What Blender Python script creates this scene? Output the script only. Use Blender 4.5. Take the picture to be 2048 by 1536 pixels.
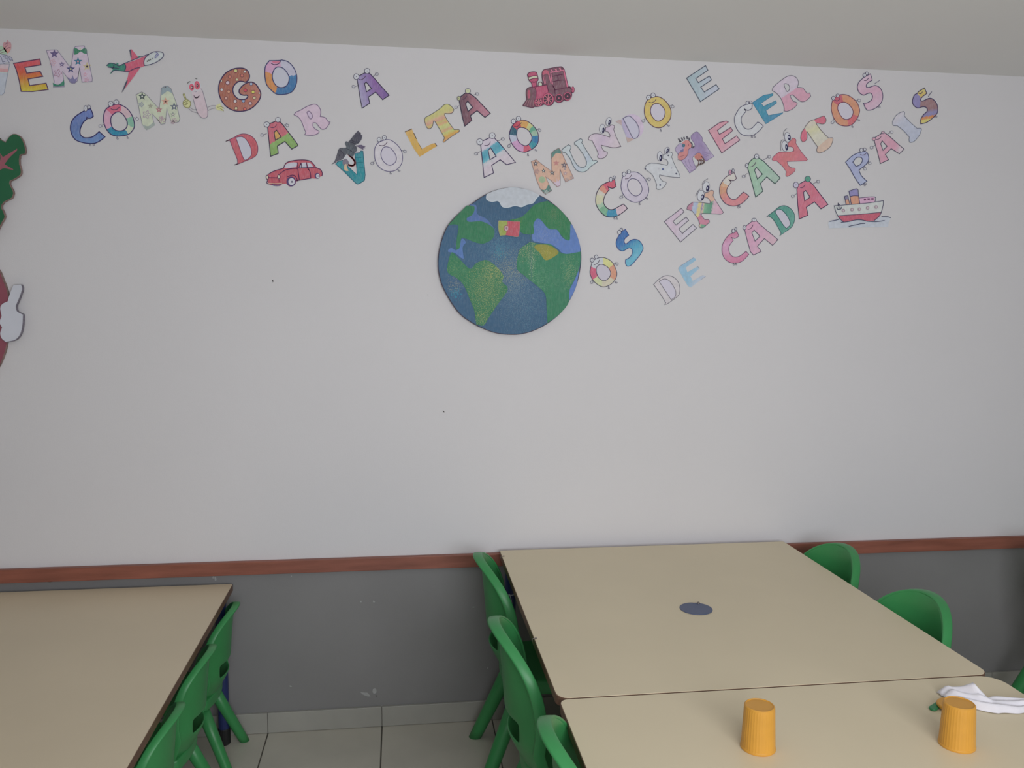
import bpy, math, random
from mathutils import Vector, Matrix
from mathutils.geometry import tessellate_polygon

random.seed(7)
for _o in list(bpy.data.objects):
    bpy.data.objects.remove(_o, do_unlink=True)
SC = bpy.context.scene
COL = SC.collection
PI = math.pi

# ------------------------------------------------------------------ camera
YAW, PITCH, ROLL, FPX, CD, CH = .1339, .1047, -.0083, 1678.2, 2.892, 1.53
_cy, _sy, _cp, _sp = math.cos(YAW), math.sin(YAW), math.cos(PITCH), math.sin(PITCH)
FWD = Vector((_sy*_cp, _cy*_cp, -_sp))
_r = Vector((_cy, -_sy, 0))
_d = FWD.cross(_r)
RIGHT = math.cos(ROLL)*_r + math.sin(ROLL)*_d
DOWN = -math.sin(ROLL)*_r + math.cos(ROLL)*_d
CAMPOS = Vector((0, -CD, CH))
cam_d = bpy.data.cameras.new('camera')
cam_d.sensor_width = 36
cam_d.lens = FPX/2048*36
cam_d.clip_start = .02
cam = bpy.data.objects.new('camera', cam_d)
COL.objects.link(cam)
M3 = Matrix((RIGHT, -DOWN, -FWD)).transposed()
cam.matrix_world = Matrix.Translation(CAMPOS) @ M3.to_4x4()
SC.camera = cam

def wall_pt(u, v):
    """measured photo point -> metres (x, z) on the plane of the decorated wall"""
    ray = FWD + RIGHT*((u-1024)/FPX) + DOWN*((v-768)/FPX)
    t = CD/ray.y
    return (CAMPOS.x+ray.x*t, CAMPOS.z+ray.z*t)

# ------------------------------------------------------------------ world, light, exposure
wd = bpy.data.worlds.new('world'); SC.world = wd; wd.use_nodes = True
wn = wd.node_tree.nodes; wn['Background'].inputs[0].default_value = (.62, .72, .85, 1)
wn['Background'].inputs[1].default_value = 1.0

def area(name, loc, rot, sx, sy, power, col):
    l = bpy.data.lights.new(name, 'AREA'); l.shape = 'RECTANGLE'; l.size = sx; l.size_y = sy
    l.energy = power; l.color = col
    o = bpy.data.objects.new(name, l); COL.objects.link(o)
    o.location = loc; o.rotation_euler = rot
    return o
# daylight entering by the windows of the wall behind the camera
area('window_daylight', (.62, -3.66, 1.50), (math.radians(88), 0, 0), 1.7, 1.10, 46.5, (.945, .958, 1))
SC.view_settings.view_transform = 'Standard'
SC.view_settings.look = 'None'
SC.view_settings.gamma = 1
SC.view_settings.use_curve_mapping = False
SC.view_settings.exposure = 0.0

# ------------------------------------------------------------------ helpers
def s2l(c):
    c = c/255
    return c/12.92 if c <= .04045 else ((c+.055)/1.055)**2.4
def lin(c, k=1.0):
    v = [s2l(x)*k for x in c]; m = max(v); q = min(1, .88/m)
    return tuple(max(.003, x*q) for x in v)

def obj(name, me, mat=None, parent=None, label=None, smooth=False):
    o = bpy.data.objects.new(name, me); COL.objects.link(o)
    if mat is not None: me.materials.append(mat)
    if smooth:
        me.polygons.foreach_set('use_smooth', [True]*len(me.polygons))
    if parent is not None: o.parent = parent
    if label: o['label'] = label
    return o
def mesh(name, vs, fs):
    me = bpy.data.meshes.new(name); me.from_pydata([tuple(v) for v in vs], [], fs); me.update()
    return me
def thing(name, label, cat, loc=(0, 0, 0), rz=0, group=None):
    o = bpy.data.objects.new(name, None); COL.objects.link(o)
    o.location = loc; o.rotation_euler = (0, 0, rz); o.empty_display_size = .05
    o['label'] = label; o['category'] = cat
    if group: o['group'] = group
    return o
def struct(o):
    o['kind'] = 'structure'; return o
def box(x0, x1, y0, y1, z0, z1, vs=None, fs=None):
    own = vs is None
    if own: vs, fs = [], []
    b = len(vs)
    vs += [(x0,y0,z0),(x1,y0,z0),(x1,y1,z0),(x0,y1,z0),(x0,y0,z1),(x1,y0,z1),(x1,y1,z1),(x0,y1,z1)]
    fs += [tuple(b+i for i in f) for f in ((0,3,2,1),(4,5,6,7),(0,1,5,4),(1,2,6,5),(2,3,7,6),(3,0,4,7))]
    return vs, fs
def boxm(name, *a, bevel=0):
    vs, fs = box(*a); me = mesh(name, vs, fs)
    if bevel:
        import bmesh
        bm = bmesh.new(); bm.from_mesh(me)
        bmesh.ops.bevel(bm, geom=bm.edges[:], offset=bevel, segments=2, affect='EDGES', profile=.5)
        bm.to_mesh(me); bm.free()
    return me
def bake(me, *mods):
    """run modifiers once and return the resulting mesh"""
    o = bpy.data.objects.new('tmp', me); COL.objects.link(o)
    for typ, kw in mods:
        m = o.modifiers.new(typ, typ)
        for k, v in kw.items(): setattr(m, k, v)
    dg = bpy.context.evaluated_depsgraph_get(); dg.update()
    out = bpy.data.meshes.new_from_object(o.evaluated_get(dg))
    bpy.data.objects.remove(o, do_unlink=True)
    return out

# ------------------------------------------------------------------ materials
def newmat(name):
    m = bpy.data.materials.new(name); m.use_nodes = True
    nt = m.node_tree; b = nt.nodes['Principled BSDF']
    return m, nt, b
def mottled(name, col, rough=.6, var=.04, scale=8, detail=3, stretch=(1,1,1), bump=0, bscale=60, spec=.5, dist=.002):
    m, nt, b = newmat(name); N = nt.nodes; L = nt.links
    tc = N.new('ShaderNodeTexCoord'); mp = N.new('ShaderNodeMapping'); mp.inputs['Scale'].default_value = stretch
    L.new(tc.outputs['Object'], mp.inputs[0])
    n = N.new('ShaderNodeTexNoise'); n.inputs['Scale'].default_value = scale; n.inputs['Detail'].default_value = detail
    L.new(mp.outputs[0], n.inputs['Vector'])
    r = N.new('ShaderNodeValToRGB')
    r.color_ramp.elements[0].position = .3; r.color_ramp.elements[1].position = .7
    r.color_ramp.elements[0].color = (*[max(0, c*(1-var)) for c in col], 1)
    r.color_ramp.elements[1].color = (*[min(1, c*(1+var)) for c in col], 1)
    L.new(n.outputs['Fac'], r.inputs[0]); L.new(r.outputs[0], b.inputs['Base Color'])
    b.inputs['Roughness'].default_value = rough
    b.inputs['Specular IOR Level'].default_value = spec
    if bump:
        n2 = N.new('ShaderNodeTexNoise'); n2.inputs['Scale'].default_value = bscale; n2.inputs['Detail'].default_value = 4
        L.new(mp.outputs[0], n2.inputs['Vector'])
        bp = N.new('ShaderNodeBump'); bp.inputs['Strength'].default_value = bump; bp.inputs['Distance'].default_value = dist
        L.new(n2.outputs['Fac'], bp.inputs['Height']); L.new(bp.outputs[0], b.inputs['Normal'])
    return m

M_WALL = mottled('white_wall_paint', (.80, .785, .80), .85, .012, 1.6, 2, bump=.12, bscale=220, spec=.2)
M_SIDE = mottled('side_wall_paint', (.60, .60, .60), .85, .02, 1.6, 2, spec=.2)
M_CEIL = mottled('ceiling_paint', (.88, .875, .855), .9, .015, 1.2, 2, spec=.2)
M_DADO = mottled('grey_dado_paint', (.258, .252, .252), .45, .05, 3, 3, bump=.08, bscale=160, spec=.4)
M_RAIL = mottled('rail_wood', (.30, .105, .07), .45, .22, 5, 6, stretch=(1, 8, 9), bump=.1, bscale=40)
M_TILE = mottled('floor_tile_glaze', (.58, .55, .475), .38, .06, 5, 4)
M_GROUT = mottled('grout', (.13, .12, .10), .9, .1, 60)
M_SKIRT = mottled('skirting_tile_glaze', (.38, .37, .335), .4, .06, 7, 4)
M_CHIP = mottled('bare_plaster', (.42, .42, .42), .8, .08, 100)
M_DARK = mottled('dark_speck', (.05, .045, .04), .8)
M_TOP = mottled('cream_laminate', (.76, .66, .465), .42, .03, 2.5, 3, spec=.35)
M_TOP2 = mottled('beige_laminate', (.73, .625, .45), .42, .03, 2.5, 3, spec=.35)
M_EDGE = mottled('brown_edge_band', (.16, .085, .055), .5, .2, 30, 4, stretch=(1, 1, 20))
M_BLUE = mottled('blue_lacquered_steel', (.018, .03, .12), .35, .05, 6)
M_RUBBER = mottled('black_rubber', (.012, .012, .013), .6)
M_GREEN = mottled('green_plastic', (.048, .285, .088), .38, .06, 5, 3, bump=.04, bscale=300, spec=.45)
M_CUP = mottled('yellow_plastic', (.68, .335, .05), .38, .05, 20, 2, spec=.4)
M_CAP = mottled('blue_plastic_cap', (.085, .11, .20), .45, .05, 20)
M_METAL = mottled('dull_metal', (.25, .22, .2), .4, .1, 60); M_METAL.node_tree.nodes['Principled BSDF'].inputs['Metallic'].default_value = .7
M_NAPKIN = mottled('tissue_paper', (.80, .78, .83), .9, .03, 40, 3, bump=.3, bscale=120)
M_STRING = mottled('white_string', (.6, .62, .68), .8)
M_FRAME = mottled('window_frame_paint', (.7, .7, .7), .5)

# ------------------------------------------------------------------ room shell
X0, X1, Y0, Y1, ZC = -3.23, 3.88, -3.75, 0.0, 2.342
TS, TX = .395, -.464
fl = struct(obj('floor', boxm('floor', X0, X1, Y0, Y1, -.06, -.004), M_GROUT))
tile_me = boxm('tile', -TS/2+.0022, TS/2-.0022, -TS/2+.0022, TS/2-.0022, -.0045, 0, bevel=.0012)
tile_me.materials.append(M_TILE)
i0 = int(math.floor((X0-TX)/TS)); i1 = int(math.ceil((X1-TX)/TS))
for i in range(i0, i1):
    for j in range(10):
        xa, xb = max(X0, TX+i*TS), min(X1, TX+(i+1)*TS)
        if xb-xa < .05: continue
        if xb-xa > TS-.001: t = obj('tile', tile_me, None, fl)
        else:
            mm = boxm('tile', -(xb-xa)/2+.0022, (xb-xa)/2-.0022, -TS/2+.0022, TS/2-.0022, -.0045, 0, bevel=.0012)
            t = obj('tile', mm, M_TILE, fl)
        t.location = ((xa+xb)/2, -TS*(j+.5), random.uniform(-.0003, 0))
struct(obj('ceiling', boxm('ceiling', X0, X1, Y0, Y1, ZC, ZC+.08), M_CEIL))
wb = struct(obj('wall_back', boxm('wall_back', X0-.1, X1+.1, 0, .1, -.06, ZC+.08), M_WALL))
obj('dado', boxm('dado', X0, X1, -.0015, 0, .073, .576), M_DADO, wb, 'grey painted lower wall')
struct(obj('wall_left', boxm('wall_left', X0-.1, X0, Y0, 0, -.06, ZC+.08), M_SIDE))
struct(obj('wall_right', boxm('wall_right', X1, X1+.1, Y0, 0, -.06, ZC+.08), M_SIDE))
# wall behind the camera with two windows
WZ0, WZ1 = .90, 2.10
wins = [(-.38, 1.62)]
vs, fs = [], []
box(X0-.1, X1+.1, Y0-.15, Y0, -.06, WZ0, vs, fs); box(X0-.1, X1+.1, Y0-.15, Y0, WZ1, ZC+.08, vs, fs)
for a, b in ((X0-.1, wins[0][0]), (wins[0][1], X1+.1)): box(a, b, Y0-.15, Y0, WZ0, WZ1, vs, fs)
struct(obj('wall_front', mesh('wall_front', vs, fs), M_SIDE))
mg, ntg, bg = newmat('window_glass'); bg.inputs['Transmission Weight'].default_value = 1; bg.inputs['Roughness'].default_value = 0; bg.inputs['IOR'].default_value = 1.02
for k, (a, b) in enumerate(wins):
    vs, fs = [], []
    for c in (a+.025, (a+b)/2, b-.025): box(c-.025, c+.025, Y0-.1, Y0-.04, WZ0, WZ1, vs, fs)
    for c in (WZ0+.025, WZ1-.025): box(a, b, Y0-.1, Y0-.04, c-.025, c+.025, vs, fs)
    w = struct(obj('window_%d' % (k+1), mesh('window', vs, fs), M_FRAME))
    for c0, c1 in ((a+.05, (a+b)/2-.025), ((a+b)/2+.025, b-.05)):
        obj('pane', boxm('pane', c0, c1, Y0-.073, Y0-.067, WZ0+.05, WZ1-.05), mg, w)
# skirting tiles
sk = struct(obj('baseboard_back', boxm('baseboard_back', X0, X1, -.006, 0, 0, .070), M_GROUT))
for i in range(i0, i1):
    xa, xb = max(X0, TX+i*TS), min(X1, TX+(i+1)*TS)
    if xb-xa < .05: continue
    obj('tile', boxm('tile', xa+.0007, xb-.0007, -.0125, -.002, .0012, .0735, bevel=.0012), M_SKIRT, sk)
# chair rail: three boards end to end
rl = struct(obj('trim_1', boxm('trim_1', X0, X1, -.008, 0, .577, .619), M_RAIL))
for a, b in ((X0, .92), (.92, X1)):
    obj('board', boxm('board', a+.0006, b-.0006, -.021, -.001, .5755, .621, bevel=.0018), M_RAIL, rl)
# bare patches and specks on the painted wall
def blot(name, u, v, pts, mat, parent, y=-.0018):
    x, z = wall_pt(u, v); s = .00175
    vs = [(x+a*s, y, z-b*s) for a, b in pts]; n = len(vs)
    vs += [(a, y+.0012, c) for a, _, c in vs]
    fs = [tuple(range(n))[::-1]]+[(i, (i+1) % n, n+(i+1) % n, n+i) for i in range(n)]
    obj(name, mesh(name, vs, fs), mat, parent)
blot('paint_chip', 731, 1387, [(-10,-4),(-4,-3),(4,-2),(9,4),(10,6),(5,6),(-2,3),(-7,0)], M_CHIP, wb)
blot('paint_chip', 749, 1382, [(-3,-5),(1,-6),(4,-3),(4,2),(1,5),(-2,5),(-4,1)], M_CHIP, wb)
blot('scratch', 752, 1391, [(-1,-2),(0,-2),(2,2),(1,2)], M_DARK, wb)
blot('paint_chip', 431, 1157, [(-2,-4),(1,-4),(2,3),(-1,4)], M_CHIP, wb)
blot('paint_chip', 427, 1155, [(-1.5,-2),(1,-3),(0,2),(-2,1)], M_CHIP, wb)
blot('paint_chip', 581, 1372, [(-3,-1),(0,-1.5),(3,1),(0,1.5)], M_CHIP, wb)
blot('paint_chip', 583, 1152, [(-1,-1),(1,-1),(1,1),(-1,1)], M_CHIP, wb)
blot('paint_chip', 722, 1203, [(-1.5,-1.5),(1.5,-1.5),(1,1.5),(-1.5,1)], M_CHIP, wb)
blot('paint_chip', 748, 1203, [(-2,-2),(2,-1),(1,2),(-2,1)], M_CHIP, wb)
blot('paint_chip', 947, 1214, [(-2,-1),(2,-1),(1,1),(-2,1)], M_CHIP, wb)
blot('paint_chip', 975, 1336, [(-1,-2),(2,-1),(1,2),(-1,1)], M_CHIP, wb)
blot('speck', 545.5, 562, [(-1,-2),(1,-2),(1,2),(0,2.5)], M_DARK, wb, -.0004)
blot('speck', 887, 823, [(-2,-1),(0,-1.5),(2,1),(1,2),(0,1)], M_DARK, wb, -.0004)
blot('speck', 855, 590, [(-1,-1),(1,-1),(1,1)], M_CHIP, wb, -.0004)
blot('scratch', 100, 1163, [(-8,0),(0,-1),(8,0),(0,1)], M_DARK, wb)

# ------------------------------------------------------------------ tables
def rrect(x0, x1, y0, y1, rs, n=6):
    pts = []
    r1, r2, r3, r4 = rs
    for cx, cy, a, r in ((x1-r1, y1-r1, 0, r1), (x0+r2, y1-r2, 90, r2), (x0+r3, y0+r3, 180, r3), (x1-r4, y0+r4, 270, r4)):
        for k in range(n+1):
            t = math.radians(a+90*k/n); pts.append((cx+r*math.cos(t), cy+r*math.sin(t)))
    return pts
def slab(name, pts, z0, z1, bev=.0):
    n = len(pts); vs = [(x, y, z0) for x, y in pts]+[(x, y, z1) for x, y in pts]
    fs = [tuple(range(n))[::-1], tuple(range(n, 2*n))]+[(i, (i+1) % n, n+(i+1) % n, n+i) for i in range(n)]
    return mesh(name, vs, fs)
def tube(path, radii, n=14, cap=True):
    vs, fs = [], []
    P = [Vector(p) for p in path]
    up = Vector((0, 0, 1)); d0 = (P[1]-P[0]).normalized()
    if abs(d0.dot(up)) > .95: up = Vector((1, 0, 0))
    for i, p in enumerate(P):
        d = (P[min(i+1, len(P)-1)]-P[max(i-1, 0)]).normalized()
        a = d.cross(up).normalized(); b = d.cross(a)
        r = radii[i] if isinstance(radii, (list, tuple)) else radii
        for k in range(n):
            t = 2*PI*k/n; vs.append(p+r*(math.cos(t)*a+math.sin(t)*b))
    for i in range(len(P)-1):
        for k in range(n): fs.append((i*n+k, i*n+(k+1) % n, (i+1)*n+(k+1) % n, (i+1)*n+k))
    if cap: fs += [tuple(range(n))[::-1], tuple(range((len(P)-1)*n, len(P)*n))]
    return vs, fs
def table(x0, x1, y0, y1, zt, topmat, label, rad=(.006, .006, .028, .028)):
    cx, cy = (x0+x1)/2, (y0+y1)/2; hx, hy = (x1-x0)/2, (y1-y0)/2
    t = thing('school_table', label, 'table', (cx, cy, 0), group=None)
    obj('tabletop', slab('tabletop', rrect(-hx+.0015, hx-.0015, -hy+.0015, hy-.0015, rad), zt-.021, zt), topmat, t)
    o = rrect(-hx, hx, -hy, hy, rad); i = rrect(-hx+.004, hx-.004, -hy+.004, hy-.004, [r-.003 for r in rad]); n = len(o)
    vs = [(x, y, zt-.022) for x, y in o]+[(x, y, zt-.0015) for x, y in o]+[(x, y, zt-.022) for x, y in i]+[(x, y, zt-.0015) for x, y in i]
    fs = []
    for k in range(n):
        q = (k+1) % n
        fs += [(k, q, n+q, n+k), (2*n+q, 2*n+k, 3*n+k, 3*n+q), (n+k, n+q, 3*n+q, 3*n+k), (q, k, 2*n+k, 2*n+q)]
    obj('edge_band', mesh('edge_band', vs, fs), M_EDGE, t, 'brown edge band')
    vs, fs = [], []; m = .055; zb, za = zt-.075, zt-.023
    for a in ((-hx+m, hx-m, hy-m-.02, hy-m), (-hx+m, hx-m, -hy+m, -hy+m+.02), (-hx+m, -hx+m+.02, -hy+m, hy-m), (hx-m-.02, hx-m, -hy+m, hy-m)):
        box(*a, zb, za, vs, fs)
    obj('under_frame', mesh('under_frame', vs, fs), M_BLUE, t, 'blue steel under-frame')
    for sx in (-1, 1):
        for sy in (-1, 1):
            px, py = sx*(hx-.036), sy*(hy-.034)
            vs, fs = tube([(px, py, .055), (px, py, zt-.022)], .0185, 20)
            lg = obj('leg', mesh('leg', vs, fs), M_BLUE, t, 'round blue steel leg', smooth=False)
            vs, fs = tube([(px, py, 0), (px, py, .004), (px, py, .055), (px, py, .058)], [.017, .0205, .0205, .0195], 20)
            obj('rubber_foot', mesh('rubber_foot', vs, fs), M_RUBBER, lg, 'black rubber foot')
    return t
ZR, ZL = .64, .55
T1 = table(.344, 1.397, -1.139, -.042, ZR, M_TOP, 'cream table against the wall with a blue disc in its middle')
T2 = table(.346, 1.402, -2.24, -1.1435, ZR, M_TOP, 'nearer cream table that carries the yellow cups', (.045, .020, .028, .028))
T3 = table(-1.66, -.564, -1.30, -.030, ZL, M_TOP2, 'lower beige table at the left of the photo')

# tie-string on a leg of the first table, hooks under the edge
lx, ly = .344+.036, -.042-.034
st = thing('string', 'thin white string knotted round the blue leg of the table by the wall', 'string', (lx, ly, .50))
pts = [(.0205*math.cos(a*PI/8), .0205*math.sin(a*PI/8), .004*math.sin(a*PI/8)) for a in range(17)]
vs, fs = tube(pts, .0014, 6); obj('loop', mesh('loop', vs, fs), M_STRING, st)
vs, fs = tube([(-.006, -.021, 0), (.0, -.0225, -.02), (.006, -.0215, -.05), (.007, -.021, -.09), (.010, -.021, -.12)], .0014, 6)
obj('tail', mesh('tail', vs, fs), M_STRING, st)
for (hxw, hyw, lab) in ((.342, -.811, 'small metal hook half way along the left edge of the cream table'), (.344, -.112, 'small metal hook near the wall end of the cream table')):
    h = thing('table_hook', lab, 'hook', (hxw, hyw, ZR))
    vs, fs = tube([(-.003, 0, -.006), (-.003, 0, -.001), (-.001, 0, .0011), (.003, 0, .0012), (.006, .001, .0012)], .0012, 7)
    obj('wire', mesh('wire', vs, fs), M_METAL, h)
    vs, fs = tube([(.007, .001, .0001), (.007, .001, .0024)], .0026, 10); obj('head', mesh('head', vs, fs), M_METAL, h)

# ------------------------------------------------------------------ green plastic chairs
def chair_parts():
    W2, ZB, ZT = .160, .285, .696
    def T(z): return max(0, (z-ZB)/(ZT-ZB))
    def rimx(z):                       # fore-aft line of the back: leans back towards the top
        t = T(z); return -.096-.070*min(1, t/.32)**.8-.040*max(0, (t-.45)/.55)**1.5
    def wrap(y): return .060*(abs(y)/W2)**2.0      # the back wraps forward round the sitter
    def hw(z):
        t = T(z); a = .80+.20*min(1, t/.45)**.8; k = max(0, (t-.50)/.50)
        return W2*a*max(0, 1-k**3.0)**.5
    def bl(z): return .016*math.sin(PI*min(1, T(z)*1.05))
    nu, zs = 18, [ZB+(ZT-ZB)*t for t in (0, .08, .16, .24, .31, .375, .44, .50, .57, .66, .74, .82, .88, .93, .965, .985, .996)]
    vs, fs = [], []
    for z in zs:
        for i in range(nu+1):
            u = -1+2*i/nu
            vs.append((rimx(z)+wrap(u*hw(z))-bl(z)*(1-abs(u)**2.6), u*hw(z), z))
    for j in range(len(zs)-1):
        for i in range(nu):
            if 4 <= j <= 5 and 4 <= i <= nu-5: continue
            if j == 6 and 6 <= i <= nu-7 and False: continue
            a = j*(nu+1)+i; fs.append((a, a+1, a+nu+2, a+nu+1))
    back = bake(mesh('backrest', vs, fs), ('SOLIDIFY', dict(thickness=.009, offset=0)), ('SUBSURF', dict(levels=2, render_levels=2)))
    path = []
    for t in [i/30 for i in range(31)]:
        z = ZB+(ZT-ZB)*math.sin(t*PI/2)**.85; path.append((-hw(z), z))
    path = path[:-1]+[(0, ZT)]+[(-y, z) for y, z in reversed(path[:-1])]
    vs, fs = [], []; cs = []
    for k in range(12):
        a = 2*PI*k/12; c, s_ = math.cos(a), math.sin(a)
        cs.append((.0155*math.copysign(abs(c)**.45, c), .0050*math.copysign(abs(s_)**.7, s_)))
    n = len(path)
    for i, (y, z) in enumerate(path):
        y0, z0 = path[max(0, i-1)]; y1, z1 = path[min(n-1, i+1)]
        d = Vector((y1-y0, z1-z0)).normalized(); nr = Vector((-d.y, d.x))
        tt = T(z); wsc = .75+.25*min(1, tt*3)
        for cx, cr in cs: vs.append((rimx(z)+wrap(y)+cx*wsc-.010, y+nr.x*cr, z+nr.y*cr))
    for i in range(n-1):
        for k in range(12): fs.append((i*12+k, i*12+(k+1) % 12, (i+1)*12+(k+1) % 12, (i+1)*12+k))
    fs += [tuple(range(12))[::-1], tuple(range((n-1)*12, n*12))]
    rim = mesh('rim', vs, fs)
    vs, fs = [], []; N = 12
    for j in range(N+1):
        for i in range(N+1):
            u, v = -1+2*i/N, -1+2*j/N
            px = u*math.sqrt(1-v*v*.22); py = v*math.sqrt(1-u*u*.22)
            z = .342-.012*(1-u*u)*(1-v*v)-.012*max(0, u-.6)/.4
            vs.append((.030+px*.168, py*.160, z))
    for j in range(N):
        for i in range(N):
            a = j*(N+1)+i; fs.append((a, a+1, a+N+2, a+N+1))
    seat = bake(mesh('seat', vs, fs), ('SOLIDIFY', dict(thickness=.045, offset=-1)), ('BEVEL', dict(width=.008, segments=2, limit_method='ANGLE')), ('SUBSURF', dict(levels=1, render_levels=1)))
    legs = []
    for sx in (-1, 1):
        for sy in (-1, 1):
            top = Vector((-.078 if sx < 0 else .125, sy*.092, .310))
            foot = Vector((-.208 if sx < 0 else .215, sy*.156, 0))
            P = [foot.lerp(top, t) for t in (0, .12, .5, 1)]
            vs, fs = tube(P, [.0205, .0213, .0235, .028], 16)
            ax = (top-foot).normalized(); vs = [v-ax*(v.z/ax.z) if i < 16 else v for i, v in enumerate(map(Vector, vs))]
            legs.append(mesh('leg', vs, fs))
    return dict(backrest=back, rim=rim, seat=seat, legs=legs)
CP = chair_parts()
def chair(x, y, rz, sc, label, group):
    t = thing('child_chair', label, 'chair', (x, y, 0), rz, group); t.scale = (sc, sc, sc)
    for k in ('seat', 'backrest', 'rim'):
        me = CP[k]
        if not me.materials: me.materials.append(M_GREEN)
        obj(k, me, None, t, smooth=True)
    for me in CP['legs']:
        if not me.materials: me.materials.append(M_GREEN)
        obj('leg', me, None, t, smooth=True)
    return t
gR, gr, gL = 'green chairs along the left side of the cream tables', 'green chairs along the right side of the cream table', 'small green chairs along the lower beige table'
chair(.462, -.275, 0, 1, 'green child chair nearest the wall, left of the cream table', gR)
chair(.452, -.83, 0, 1, 'green child chair second from the wall, left of the cream tables', gR)
chair(.492, -1.37, 0, 1, 'green child chair at the bottom centre edge, third from the wall', gR)
chair(1.279, -.325, PI+.12, 1, 'green chair back nearest the wall, right of the cream table', gr)
chair(1.279, -.785, PI+.12, 1, 'green chair back second from the wall, right of the cream table', gr)
chair(-.693, -.170, PI, .755, 'small green chair nearest the wall beside the beige table', gL)
chair(-.696, -.510, PI, .755, 'small green chair in the middle of three beside the beige table', gL)
chair(-.698, -.860, PI, .755, 'small green chair nearest the camera beside the beige table', gL)
chair(2.42, -.34, 0, 1, 'green chair cut off by the right edge of the photo', 'green chairs beyond the tables')

# ------------------------------------------------------------------ things on the tables
c = thing('plastic_disc', 'flat blue plastic disc lying in the middle of the cream table', 'disc', (.840, -.655, ZR))
pts = [(.0465*math.cos(a*PI/24), .0465*math.sin(a*PI/24)) for a in range(48)]
obj('disc', bake(slab('disc', pts, 0, .0022), ('BEVEL', dict(width=.0008, segments=2, limit_method='ANGLE'))), M_CAP, c)
vs, fs = tube([(.020, .036, .001), (.020, .036, .005), (.0205, .037, .0065)], [.0045, .0042, .002], 10)
obj('nub', mesh('nub', vs, fs), M_METAL, c, 'small dark nub on the rim')
vs, fs = tube([(.004, .040, .0028), (.012, .039, .0030), (.016, .038, .0028)], .0011, 6)
obj('crumb', mesh('crumb', vs, fs), M_METAL, c)

def cup_mesh():
    """tumbler standing upside down: fluted wall, flat closed end on top"""
    prof = [(.0300, .0), (.0335, .0), (.0345, .0015), (.0345, .004), (.0335, .0055), (.0300, .0830), (.0295, .0875), (.0275, .0895), (.0262, .0892), (.0255, .0880), (.012, .0880), (.0, .0880)]
    n = 72; vs, fs = [], []
    for (r, z) in prof[:-1]:
        for k in range(n):
            a = 2*PI*k/n; rr = r
            if .0055 <= z <= .0830 and r > .0298: rr = r-.0003*(k % 2)
            vs.append((rr*math.cos(a), rr*math.sin(a), z))
    m = len(prof)-1
    for j in range(m-1):
        for k in range(n): fs.append((j*n+k, j*n+(k+1) % n, (j+1)*n+(k+1) % n, (j+1)*n+k))
    vs.append((0, 0, .0880)); ce = len(vs)-1
    for k in range(n): fs.append(((m-1)*n+k, (m-1)*n+(k+1) % n, ce))
    # inner wall
    b = len(vs)
    for (r, z) in ((.0300, 0), (.0280, .082)):
        for k in range(n):
            a = 2*PI*k/n; vs.append((r*math.cos(a), r*math.sin(a), z))
    for k in range(n): fs.append((b+k, b+n+k, b+n+(k+1) % n, b+(k+1) % n))
    fs.append(tuple(b+n+k for k in range(n)))
    return mesh('tumbler', vs, fs)
cm = cup_mesh(); cm.materials.append(M_CUP)
gc = 'yellow tumblers on the nearer table'
def cup(x, y, z, label, rot=(0, 0, 0)):
    o = obj('tumbler', cm, None); o.location = (x, y, z); o.rotation_euler = rot
    o['label'] = label; o['category'] = 'cup'; o['group'] = gc
    return o
cup(.7025, -1.387, ZR, 'yellow plastic cup upside down, standing alone on the nearer table')
cup(1.105, -1.425, ZR, 'yellow plastic cup upside down, in front of the white tissue')
lid = thing('cup_lid', 'flat round yellow plastic lid lying behind the right-hand cup', 'lid', (1.192, -1.290, ZR+.0056))
pts = [(.033*math.cos(q*PI/24), .033*math.sin(q*PI/24)) for q in range(48)]
obj('lid', bake(slab('lid', pts, 0, .0075), ('BEVEL', dict(width=.003, segments=3, limit_method='ANGLE'))), M_CUP, lid)
# green handle poking out from under the lid
g = thing('plastic_spoon', 'green plastic cutlery handle poking out from under the yellow lid', 'cutlery', (1.161, -1.276, ZR))
pts = []
for k in range(13):
    a = PI/2+PI*k/12; pts.append((-.014+.010*math.cos(a), .0085*math.sin(a)))
pts += [(.052, -.004), (.052, .004)]
obj('handle', bake(slab('handle', pts, 0.0003, .0055), ('BEVEL', dict(width=.002, segments=2, limit_method='ANGLE'))), mottled('green_spoon', (.03, .24, .09), .4), g).rotation_euler = (0, 0, .60)

# crumpled tissue
def tissue():
    nx, ny = 64, 30; vs, fs = [], []; rnd = random.Random(5)
    ph = [(rnd.uniform(18, 60), rnd.uniform(18, 60), rnd.uniform(0, 6), rnd.uniform(.0005, .0018)) for _ in range(16)]
    for j in range(ny+1):
        for i in range(nx+1):
            s, t = i/nx, j/ny
            x = 1.205+.33*s; y = -1.322+.055*max(0, 1-s/.22)+(.052+.012*math.sin(9*s)+.008*math.sin(23*s))*t+.003*math.sin(31*s)
            z = .004+.009*math.sin(PI*t)+.006*math.sin(3*PI*t)**2
            for a, b, c_, d in ph: z += .6*d*math.sin(a*x+b*y*1.5+c_)
            # standing-up peaks of the fold
            for (px, pt, h, w) in ((.17, .97, .040, .062), (.90, .95, .030, .09), (.06, .6, .008, .06)):
                z += h*max(0, 1-abs(s-px)/w/1.5)**1.25*max(0, 1-abs(t-pt)/.6)
            z *= min(1, .25+min(s, 1-s)*14, .25+t*6+.0)
            vs.append((x, y, ZR+max(.0012, z)))
    for j in range(ny):
        for i in range(nx):
            a = j*(nx+1)+i; fs.append((a, a+1, a+nx+2, a+nx+1))
    return bake(mesh('tissue', vs, fs), ('SOLIDIFY', dict(thickness=.0008, offset=1)))
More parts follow.
